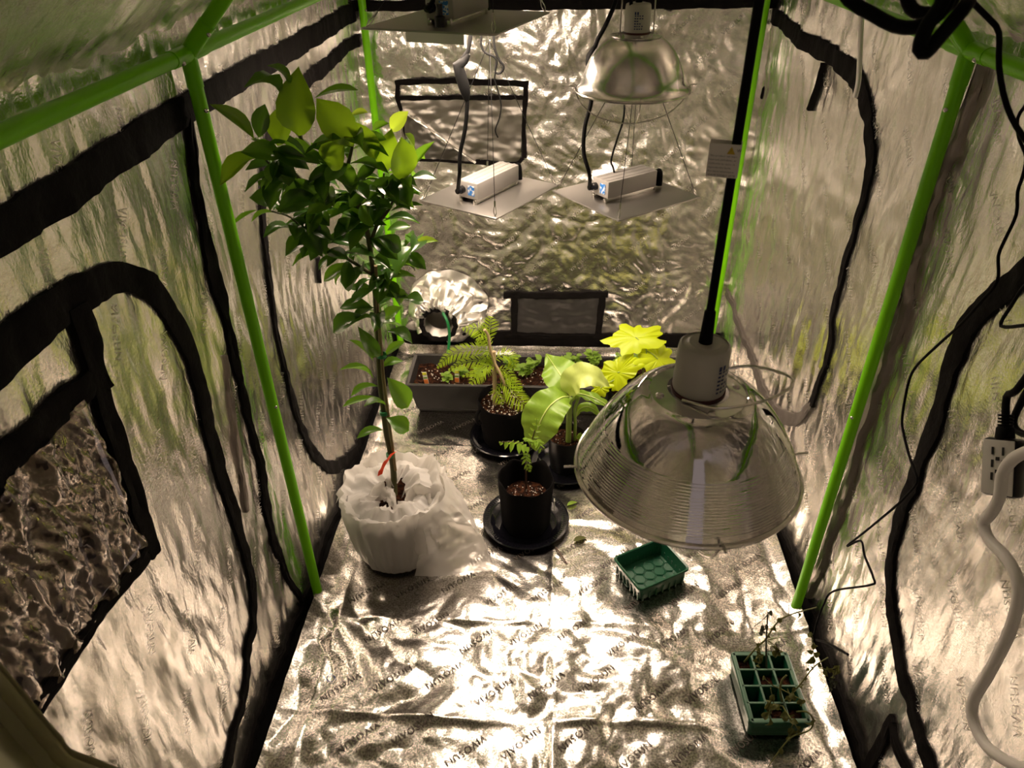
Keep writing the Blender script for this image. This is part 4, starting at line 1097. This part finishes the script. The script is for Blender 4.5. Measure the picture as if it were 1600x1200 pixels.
# banana plant
c3 = (0.062, 1.735)
zp = plate(c3, .108, 'round black plate under the banana pot')
bn = thing('potted_banana', (c3[0], c3[1], zp), 'small banana plant with broad light green leaves in a black pot', 'plant')
fabric_pot(c3, .048, .056, .118, zp, bn, .105, 520, .001, 0, 'black_plastic')
soil_disc(c3, .052, .108, bn, 521, 26, .0016)
yb = 1.735
def blade(path, widths, normal, fold, material, parent, name='leaf', nv=9, wave=.004, seed=0, rib=True, twist=0.0):
    P = spline(path, .006); n = len(P); W_ = np.interp(np.linspace(0, 1, n), np.linspace(0, 1, len(widths)), widths)
    V = []
    for i in range(n):
        T = nrm(P[min(i + 1, n - 1)] - P[max(i - 1, 0)])
        nn_ = nrm(np.asarray(normal, float)); S = nrm(np.cross(nn_, T))
        if twist:
            a = twist * i / n; S = S * math.cos(a) + np.cross(T, S) * math.sin(a)
        N_ = np.cross(T, S)
        for j in range(nv):
            s = 2 * j / (nv - 1) - 1
            V.append(P[i] + S * (s * W_[i] * .5) + N_ * (fold * W_[i] * (abs(s) - .35 * s * s) + wave * math.sin(i * .9 + s * 3 + seed) * abs(s)))
    o = MB().grid(np.array(V), n, nv).build(name, material, parent)
    if rib:
        MB().tube(P + np.array(nrm(normal)) * .0012, np.linspace(.0030, .0008, n), 6).build('midrib', 'banana_rib', o)
    return o
bb = PY(890, 622, yb)
MB().tube(spline([PZ(888, 690, .108), PY(889, 660, yb), PY(890, 622, yb)], .01), .0085, 10).build('stem', 'banana_stem', bn)
MB().tube(spline([PZ(898, 688, .108), PY(899, 660, yb), PY(898, 640, yb), PY(905, 620, yb)], .01), .0045, 8).build('stem', 'banana_stem', bn)
S_ = 1.95 / FPX
blade([PY(889, 612, yb + .005), PY(878, 590, yb + .03), PY(866, 572, yb + .06), PY(853, 553, yb + .08)], [.006, 58 * S_, 66 * S_, 60 * S_, 30 * S_, .003], nrm(tocam + [0.3, 0, .1]), .10, 'banana', bn, seed=1)
blade([PY(890, 618, yb), PY(893, 600, yb - .01), PY(908, 588, yb - .02), PY(930, 590, yb - .03), PY(952, 604, yb - .03)], [.010, 44 * S_, 50 * S_, 44 * S_, 26 * S_, .003], nrm([-.2, -.55, .8]), .14, 'banana_pale', bn, seed=2, rib=False)
blade([PY(889, 620, yb), PY(876, 622, yb - .04), PY(858, 636, yb - .07), PY(844, 660, yb - .09), PY(836, 690, yb - .09), PY(838, 703, yb - .09)], [.006, 46 * S_, 66 * S_, 68 * S_, 40 * S_, .003], nrm(tocam + [-.15, 0, .2]), .10, 'banana', bn, seed=3)
blade([PY(893, 628, yb), PY(903, 616, yb), PY(922, 620, yb), PY(940, 628, yb - .01), PY(958, 640, yb - .01)], [.006, 12 * S_, 18 * S_, 18 * S_, 12 * S_, .003], nrm(tocam + UP), .12, 'banana', bn, seed=4)
blade([PY(899, 652, yb), PY(906, 640, yb), PY(920, 636, yb), PY(942, 650, yb - .01)], [.005, 10 * S_, 20 * S_, 14 * S_, .003], nrm(tocam + UP), .12, 'banana', bn, seed=5)
blade([PY(850, 680, yb - .10), PY(862, 671, yb - .10), PY(878, 664, yb - .10)], [.002, 10 * S_, 9 * S_, .002], nrm(tocam + UP), .1, 'banana_brown', bn, name='withered_edge', seed=6, rib=False)
blade([PZ(903, 690, .108), PY(906, 682, yb - .02), PY(908, 676, yb - .03)], [.002, 12 * S_, .002], tocam, .1, 'herb', bn, seed=7, rib=False)

# lime-yellow lobed seedling in a dark pot, half hidden by the front lamp
c4 = (0.262, 1.885)
zf4 = float(d_floor(np.array(c4[0]), np.array(c4[1]))) + .001
lb = thing('potted_lobed_seedling', (c4[0], c4[1], zf4), 'lime yellow lobed-leaf seedling in a dark pot behind the chrome lamp', 'plant')
fabric_pot(c4, .062, .072, .20, zf4, lb, .170, 530, .004)
soil_disc(c4, .066, .174, lb, 531, 24, .002)
yl = 1.90
sb = PZ(1004, 585, .172)
MB().tube(spline([sb, PY(1007, 570, yl), PY(1010, 550, yl), PY(1009, 543, yl)], .008), [.0024] * len(spline([sb, PY(1007, 570, yl), PY(1010, 550, yl), PY(1009, 543, yl)], .008)), 8).build('stem', 'herb_stem', lb)
def lobed_leaf(cpx, axis_px, length_px, width_px, yd, normal, seed, attach):
    S4 = (ROT.T @ (CAM - PY(*cpx, yd)))[2] / FPX
    c = PY(*cpx, yd); t = PY(*axis_px, yd); X = nrm(t - c); N_ = nrm(np.asarray(normal) - (np.asarray(normal) @ X) * X); Y = np.cross(N_, X)
    rr = random.Random(seed); out = []
    n = 56
    for k in range(n):
        a = 2 * math.pi * k / n
        lob = .80 + .13 * math.cos(a * 5) + .085 * math.cos(a * 11 + seed) + .05 * rr.uniform(-1, 1)
        out.append((.5 * length_px * S4 * lob * math.cos(a), .5 * width_px * S4 * lob * math.sin(a)))
    V = [c - N_ * .004]; F = []
    for q, s in enumerate((.35, .7, 1.0)):
        for (a, b) in out:
            V.append(c + X * a * s + Y * b * s + N_ * (.002 * math.sin(a * 300 + b * 200) * s - .010 * s * s))
    for k in range(n):
        F.append((0, 1 + k, 1 + (k + 1) % n))
        for q in range(2):
            F.append((1 + q * n + k, 1 + (q + 1) * n + k, 1 + (q + 1) * n + (k + 1) % n, 1 + q * n + (k + 1) % n))
    o = MB().add(V, F).build('leaf', 'lobed', lb)
    MB().tube(spline([PY(*attach, yl), (PY(*attach, yl) + c) / 2 + UP * .004, c], .008), .0014, 6).build('petiole', 'herb_stem', o)
lobed_leaf((993, 527), (940, 532), 112, 62, yl + .02, (0, -.5, .9), 1, (1010, 545))
lobed_leaf((1028, 561), (1062, 575), 88, 68, yl - .01, (0.1, -.6, .8), 2, (1010, 548))
lobed_leaf((965, 582), (935, 605), 98, 58, yl - .03, (-.1, -.7, .7), 3, (1008, 572))
lobed_leaf((938, 606), (925, 616), 44, 34, yl - .05, (-.1, -.8, .6), 4, (1000, 574))

# ------------------------------------------------------------------ window-box planter with herbs
px0, px1, py0, py1, ph = -0.462, 0.415, 1.982, 2.170, 0.132
zf = .004
pl = thing('window_planter', ((px0 + px1) / 2, (py0 + py1) / 2, zf), 'long dark brown plastic window-box planter along the back wall', 'planter')
def frame_ring(e, z):      # rectangle with offset e
    return np.array([(px0 - e, py0 - e, z), (px1 + e, py0 - e, z), (px1 + e, py1 + e, z), (px0 - e, py1 + e, z)])
lv = [(-.028, zf), (-.026, zf + .010), (-.022, zf + .014), (-.004, ph - .012), (.004, ph - .010), (.006, ph), (.003, ph + .003), (-.006, ph + .001), (-.014, ph * .72)]
V = np.concatenate([frame_ring(e, z) for e, z in lv]); F = []
for i in range(len(lv) - 1):
    for j in range(4): F.append((i * 4 + j, i * 4 + (j + 1) % 4, (i + 1) * 4 + (j + 1) % 4, (i + 1) * 4 + j))
F.append((3, 2, 1, 0))
MB().add(V, F).build('box', 'planter_plastic', pl, smooth=False)
ns_u, ns_v = 90, 24
V = []
for i in range(ns_u):
    for j in range(ns_v):
        x = px0 + .013 + (px1 - px0 - .026) * i / (ns_u - 1); y = py0 + .013 + (py1 - py0 - .026) * j / (ns_v - 1)
        V.append((x, y, ph - .030 + .007 * float(noise(x * 40, y * 40, 540)) + .005 * float(noise(x * 12, y * 12, 541))))
MB().grid(np.array(V), ns_u, ns_v).build('soil', 'soil', pl)
b = MB(); q = random.Random(9)
for k in range(220):
    b.sphere((q.uniform(px0 + .02, px1 - .02), q.uniform(py0 + .018, py1 - .02), ph - .027 + q.uniform(-.002, .003)), q.uniform(.001, .0026), 5, 3)
o = b.build('perlite', 'perlite', pl); o['kind'] = 'stuff'
hleaf = leaf_mesh('leaf', 'herb', .62, .15, .10, 5, 4)
herbs = [((700, 598), .05, 7, 'herb seedling sprouting beside the leftmost orange seed tag'), ((722, 592), .055, 8, 'herb seedling half under the conifer fronds at the left of the planter'), ((748, 596), .05, 7, 'herb seedling just left of the conifer stump'),
         ((800, 580), .065, 9, 'herb seedling just right of the conifer stump'), ((822, 590), .075, 12, 'bushiest herb seedling between conifer and banana'), ((835, 578), .06, 6, 'small herb seedling left of the tall banana leaf'),
         ((893, 580), .08, 10, 'herb seedling right behind the tall banana leaf'), ((915, 585), .045, 6, 'low herb seedling behind the pale banana leaf'), ((934, 580), .10, 11, 'tallest herb seedling between banana and lobed seedling'), ((966, 568), .055, 8, 'herb seedling under the large lime lobed leaf'),
         ((985, 566), .06, 9, 'herb seedling behind the stem of the lobed seedling'), ((1062, 565), .07, 9, 'herb seedling at the planter end beside the lamp socket')]
zs_ = ph - .03
for (q, h, nl, lab) in herbs:
    p = PZ(*q, zs_)
    p[1] = min(max(p[1], py0 + .03), py1 - .03)
    t = thing('herb_seedling', p - [0, 0, .002], lab, 'seedling', 'herb seedlings in the planter')
    rr = random.Random(int(q[0]))
    for s in range(3):
        a = rr.uniform(0, 6.28); tip = p + np.array([math.cos(a) * h * .3, math.sin(a) * h * .25 - .005, h * rr.uniform(.65, 1.0)])
        st_ = spline([p, (p + tip) / 2 + [0, 0, h * .1], tip], .008)
        MB().tube(st_, .0011, 5).build('stem', 'herb_stem', t)
        for k in range(nl):
            bse = st_[min(len(st_) - 1, int(len(st_) * (.40 + .62 * k / nl)))]
            a2 = rr.uniform(0, 6.28); L = rr.uniform(.014, .026)
            put_leaf(hleaf, bse, bse + np.array([math.cos(a2) * L, math.sin(a2) * L, rr.uniform(-.2, .5) * L]), nrm(UP + np.array([0, -.4, 0])), L * .85, t)
# seed tags stuck in the soil
def seed_tag(q, top, colr, lab, lean):
    p = PZ(*q, zs_); p[1] = min(max(p[1], py0 + .025), py1 - .03)
    t = thing('seed_tag', p, lab, 'plant tag', 'plant tags in the planter')
    ax = nrm(np.array([lean, 0, 1.0])); X = nrm(np.cross([0, 1.0, .2], ax)); Yn = np.cross(ax, X)
    MB().box(p + ax * top * .5, (.0075, .0006, top * .5), (X, Yn, ax)).build('card', 'tag_white', t, smooth=False)
    MB().box(p + ax * top * .22 - Yn * 0 + np.array([0, -.0012, 0]), (.007, .0006, top * .17), (X, Yn, ax)).build('picture', colr, t, smooth=False)
    MB().box(p + ax * top * .88 + np.array([0, -.0012, 0]), (.0068, .0006, top * .10), (X, Yn, ax)).build('header', 'tag_yellow', t, smooth=False)
    MB().box(p + ax * top * .55 + np.array([0, -.0012, 0]), (.0068, .0006, top * .05), (X, Yn, ax)).build('stripe', 'herb', t, smooth=False)
seed_tag((667, 600), .048, 'tag_orange', 'small seed tag with orange picture at the left end of the planter', -.12)
seed_tag((714, 598), .050, 'tag_orange', 'seed tag standing among the seedlings under the conifer fronds', .05)
seed_tag((934, 592), .040, 'tag_white', 'pale seed tag below the tallest herb seedling', .03)

# ------------------------------------------------------------------ green trays
gz = .006
gq = [PZ(957, 869, .056), PZ(1000, 926, .056), PZ(1087, 881, .056), PZ(1026, 847, .056)]
gcx = sum(gq) / 4; ua = nrm((gq[2] - gq[1] + gq[3] - gq[0]) * [1, 1, 0]); ub = np.array([-ua[1], ua[0], 0]); 
la = (np.linalg.norm(gq[2] - gq[1]) + np.linalg.norm(gq[3] - gq[0])) / 4; lbb = (np.linalg.norm(gq[1] - gq[0]) + np.linalg.norm(gq[2] - gq[3])) / 4
def rrect(a, b, r, n=6):
    out = []
    for (sx, sy, a0) in ((1, 1, 0), (-1, 1, 90), (-1, -1, 180), (1, -1, 270)):
        for k in range(n + 1):
            t = math.radians(a0 + 90 * k / n); out.append((sx * (a - r) + r * math.cos(t), sy * (b - r) + r * math.sin(t)))
    return out
def tray_shell(c, ua, ub, levels, bottom_last=True):
    V = []; m = None
    for (a, b, r, z) in levels:
        rr = rrect(a, b, r); m = len(rr)
        V += [np.array([c[0], c[1], 0]) + ua * x + ub * y + UP * z for x, y in rr]
    F = [(i * m + j, i * m + (j + 1) % m, (i + 1) * m + (j + 1) % m, (i + 1) * m + j) for i in range(len(levels) - 1) for j in range(m)]
    F.append(tuple(range(m))[::-1])
    if bottom_last: F.append(tuple((len(levels) - 1) * m + j for j in range(m)))
    return V, F
gt_ = thing('seed_tray', (gcx[0], gcx[1], gz), 'empty square dark green seed tray on the foil floor', 'tray')
V, F = tray_shell(gcx, ua, ub, [(la * .86, lbb * .86, .010, gz), (la * .90, lbb * .90, .010, gz + .02), (la * .94, lbb * .94, .012, .050), (la, lbb, .012, .052), (la, lbb, .012, .056), (la * .985, lbb * .985, .012, .0575), (la * .93, lbb * .93, .010, .056), (la * .87, lbb * .87, .010, gz + .010), (la * .85, lbb * .85, .009, gz + .006)])
MB().add(V, F).build('tray_body', 'tray_green', gt_)
hx = MB()
for i in range(-2, 3):
    for j in range(-2, 3):
        c = np.array([gcx[0], gcx[1], 0]) + ua * (i * .030 + (.015 if j % 2 else 0)) + ub * j * .026
        if abs((c - gcx) @ ua) > la * .78 or abs((c - gcx) @ ub) > lbb * .74: continue
        pts = [c + ua * .0155 * math.cos(k * math.pi / 3 + .52) + ub * .0155 * math.sin(k * math.pi / 3 + .52) + UP * (gz + .0068) for k in range(7)]
        hx.tube(pts, .0011, 5)
o = hx.build('honeycomb_ribs', 'tray_green', gt_)
ft = MB()
for i in range(-3, 4):
    for s in (-1, 1):
        ft.box(np.array([gcx[0], gcx[1], gz + .012]) + ua * i * la * .26 + ub * s * lbb * .90, (.002, .002, .012), (ua, ub, UP))
        ft.box(np.array([gcx[0], gcx[1], gz + .012]) + ub * i * lbb * .26 + ua * s * la * .90, (.002, .002, .012), (ua, ub, UP))
ft.build('side_ribs', 'tray_green', gt_)

# twelve-cell seedling tray
czt = .066
cq = [PZ(1143, 1018, czt), PZ(1234, 1018, czt), PZ(1266, 1130, czt), PZ(1169, 1132, czt)]
cc = sum(cq) / 4; va = nrm((cq[1] - cq[0]) * [1, 1, 0]); vb = np.array([-va[1], va[0], 0])
wa = (np.linalg.norm(cq[1] - cq[0]) + np.linalg.norm(cq[2] - cq[3])) / 4; wb = (np.linalg.norm(cq[3] - cq[0]) + np.linalg.norm(cq[2] - cq[1])) / 4
cz0 = .010
ctray = thing('cell_tray', (cc[0], cc[1], cz0), 'dusty green twelve-cell seedling tray by the right wall', 'tray')
V, F = tray_shell(cc, va, vb, [(wa * .90, wb * .90, .01, cz0), (wa * .95, wb * .95, .012, czt - .016), (wa, wb, .012, czt - .014), (wa, wb, .012, czt), (wa * .985, wb * .985, .011, czt + .0015), (wa * .94, wb * .95, .010, czt), (wa * .90, wb * .92, .010, cz0 + .012), (wa * .88, wb * .90, .010, cz0 + .006)])
MB().add(V, F).build('outer_tray', 'tray_green', ctray)
def cpt(a, b, z): return np.array([cc[0], cc[1], z]) + va * a + vb * b
ca_, cb_ = wa * .90 / 3, wb * .92 / 4
rim = MB()
rim_w = .0022
for i in range(4):
    rim.box(cpt(-wa * .90 + 2 * ca_ * i, 0, czt), (rim_w if 0 < i < 3 else rim_w * 1.8, wb * .95, .0016), (va, vb, UP), .0008)
for j in range(5):
    rim.box(cpt(0, -wb * .92 + 2 * cb_ * j, czt), (wa * .93, rim_w if 0 < j < 4 else rim_w * 2.0, .0016), (va, vb, UP), .0008)
rim.build('cell_grid', 'cell_green', ctray)
SOILED = {(0, 3), (1, 2), (2, 2), (1, 0), (2, 0)}
for i in range(3):
    for j in range(4):
        c = cpt(-wa * .90 + ca_ * (2 * i + 1), -wb * .92 + cb_ * (2 * j + 1), 0)
        V, F = tray_shell(c, va, vb, [(ca_ * .70, cb_ * .70, .004, cz0 + .012), (ca_ * .92, cb_ * .92, .005, czt - .001), (ca_ * .88, cb_ * .88, .005, czt - .001), (ca_ * .66, cb_ * .66, .004, cz0 + .016)])
        ce = MB().add(V, F).build('cell', 'tray_green', ctray)
        if (i, j) in SOILED:
            V, F = tray_shell(c, va, vb, [(ca_ * .68, cb_ * .68, .004, cz0 + .018), (ca_ * .80, cb_ * .80, .004, czt - .018), (ca_ * .60, cb_ * .60, .004, czt - .014)])
            MB().add(V, F).build('soil_plug', 'soil', ce)
wl = leaf_mesh('leaf', 'wither', .7, .5, .35, 5, 3)
wd = leaf_mesh('leaf', 'wither_dark', .7, .5, .35, 5, 3)
def wither(paths, lab, base):
    t = thing('withered_seedling', base, lab, 'seedling', 'withered seedlings in the cell tray')
    rr = random.Random(len(lab))
    for k, (pts, r, nleaf, dark) in enumerate(paths):
        P = spline(pts, .008)
        MB().tube(P, np.linspace(r, r * .6, len(P)), 7).build('stem', 'wither_dark' if dark else 'wither_stem', t)
        for q in range(nleaf):
            p = P[int(len(P) * (.35 + .62 * q / max(1, nleaf))) if nleaf > 1 else -1]
            L = rr.uniform(.013, .026)
            put_leaf(wd if dark else wl, p, p + np.array([rr.uniform(-.6, .6), rr.uniform(-.6, .3), rr.uniform(-1, .2)]) * L, nrm([rr.uniform(-1, 1), -.6, .6]), L * .55, t)
    return t
def W(px, py, z): return PZ(px, py, z)
b1 = W(1163, 1034, .055); b2 = W(1198, 1046, .055); b3 = W(1222, 1098, .055); b4 = W(1245, 1112, .055)
yw = 0.985
wither([([b1, PY(1180, 1014, 1.00), PY(1197, 998, 1.0), PY(1215, 972, 1.0), PY(1236, 960, 1.0), PY(1276, 949, 1.0)], .0022, 5, False), ([PY(1232, 962, 1.0), PY(1233, 945, 1.0)], .0009, 0, False), ([PY(1199, 1000, 1.0), PY(1232, 994, .99)], .0009, 0, False), ([PY(1200, 1001, 1.0), PY(1215, 1012, .99), PY(1220, 1020, .985)], .0010, 9, False), ([PY(1190, 1008, 1.0), PY(1186, 1022, .98), PY(1182, 1034, .975)], .001, 9, False)],
       'long arching withered seedling rooted in the far left cell', b1)
wither([([b2, PY(1197, 1010, .98), PY(1198, 985, .98), PY(1200, 957, .98)], .0022, 1, True), ([PY(1200, 960, .98), PY(1190, 970, .98), PY(1178, 979, .98)], .0010, 0, True), ([PY(1198, 985, .98), PY(1194, 978, .97), PY(1192, 990, .965)], .001, 8, True)],
       'upright dark dead stem in the middle of the cell tray', b2)
wither([([b3, PY(1219, 1078, .90), PY(1222, 1063, .90), PY(1229, 1055, .90)], .0030, 0, False), ([PY(1218, 1076, .90), PY(1206, 1070, .90), PY(1192, 1058, .90)], .0012, 1, False), ([PY(1219, 1076, .90), PY(1240, 1087, .89), PY(1254, 1094, .88)], .0014, 6, False),
        ([W(1226, 1095, .06), PY(1248, 1072, .92), PY(1272, 1042, .93), PY(1294, 1027, .94)], .0020, 6, False), ([PY(1272, 1042, .93), PY(1271, 1020, .93), PY(1269, 990, .93)], .0009, 7, False), ([PY(1280, 1044, .93), PY(1296, 1046, .93), PY(1312, 1040, .93)], .0010, 6, False), ([PY(1306, 1044, .93), PY(1302, 1060, .92), PY(1298, 1078, .92)], .0008, 6, True)],
       'thick pale withered stem with a branch leaning to the right wall', b3)
wither([([b4, PY(1262, 1113, .87), PY(1271, 1126, .86), PY(1265, 1141, .85), PY(1240, 1150, .84), PY(1224, 1165, .83), PY(1200, 1198, .82)], .0020, 3, False), ([W(1222, 1102, .06), PY(1235, 1122, .86), PY(1252, 1146, .85)], .0018, 8, False), ([W(1221, 1103, .07), PY(1210, 1101, .86), PY(1203, 1112, .86), PY(1204, 1132, .85)], .0018, 8, False), ([PY(1204, 1075, .89), PY(1206, 1090, .88), PY(1200, 1105, .875)], .0012, 10, False), ([PY(1240, 1130, .86), PY(1235, 1140, .855), PY(1232, 1150, .85)], .0012, 9, False)],
       'curling withered seedling spilling over the near edge of the cell tray', b4)

# scraps on the floor
def scrap(name, pts, r, m, lab):
    o = MB().tube(spline([PZ(x, y, .009) for x, y in pts], .004), r, 6).build(name, m); tag(o, lab, 'scrap')
scrap('dry_twig', [(868, 855), (876, 866), (886, 881)], .0016, 'neem_stem', 'thin dark twig lying in front of the front plate')
for (q, t_, lab) in (((886, 790), (902, 783), 'green leaf scrap on the floor beside the front plate'), ((896, 846), (917, 838), 'pale leaf scrap on the floor near the green tray')):
    B = PZ(*q, .010); T = PZ(*t_, .012)
    me = leaf_mesh('leaf_scrap', 'neem' if 'green leaf' in lab else 'wither', .8, .2, .1, 7, 5)
    o = bpy.data.objects.new('leaf_scrap', me); link(o)
    X = T - B; L = np.linalg.norm(X); y = nrm(np.cross(UP, X / L))
    m = Matrix.Identity(4)
    for r in range(3):
        m[r][0] = X[r]; m[r][1] = y[r] * L * .4; m[r][2] = UP[r] * L; m[r][3] = B[r]
    o.matrix_world = m
    tag(o, lab, 'leaf', 'leaf scraps on the floor')
# small printed ring mark on the liner
cm = UV['floor'][1](518, 1063)
a = np.linspace(0, 2 * math.pi, 25)
V = np.concatenate([P_floor(cm[0] + r * np.cos(a), cm[1] + r * np.sin(a), .0034) for r in (.008, .0095)])
MB().add(V, [(k, k + 1, 26 + k, 25 + k) for k in range(24)]).build('printed_ring', 'blue_ink', floor)
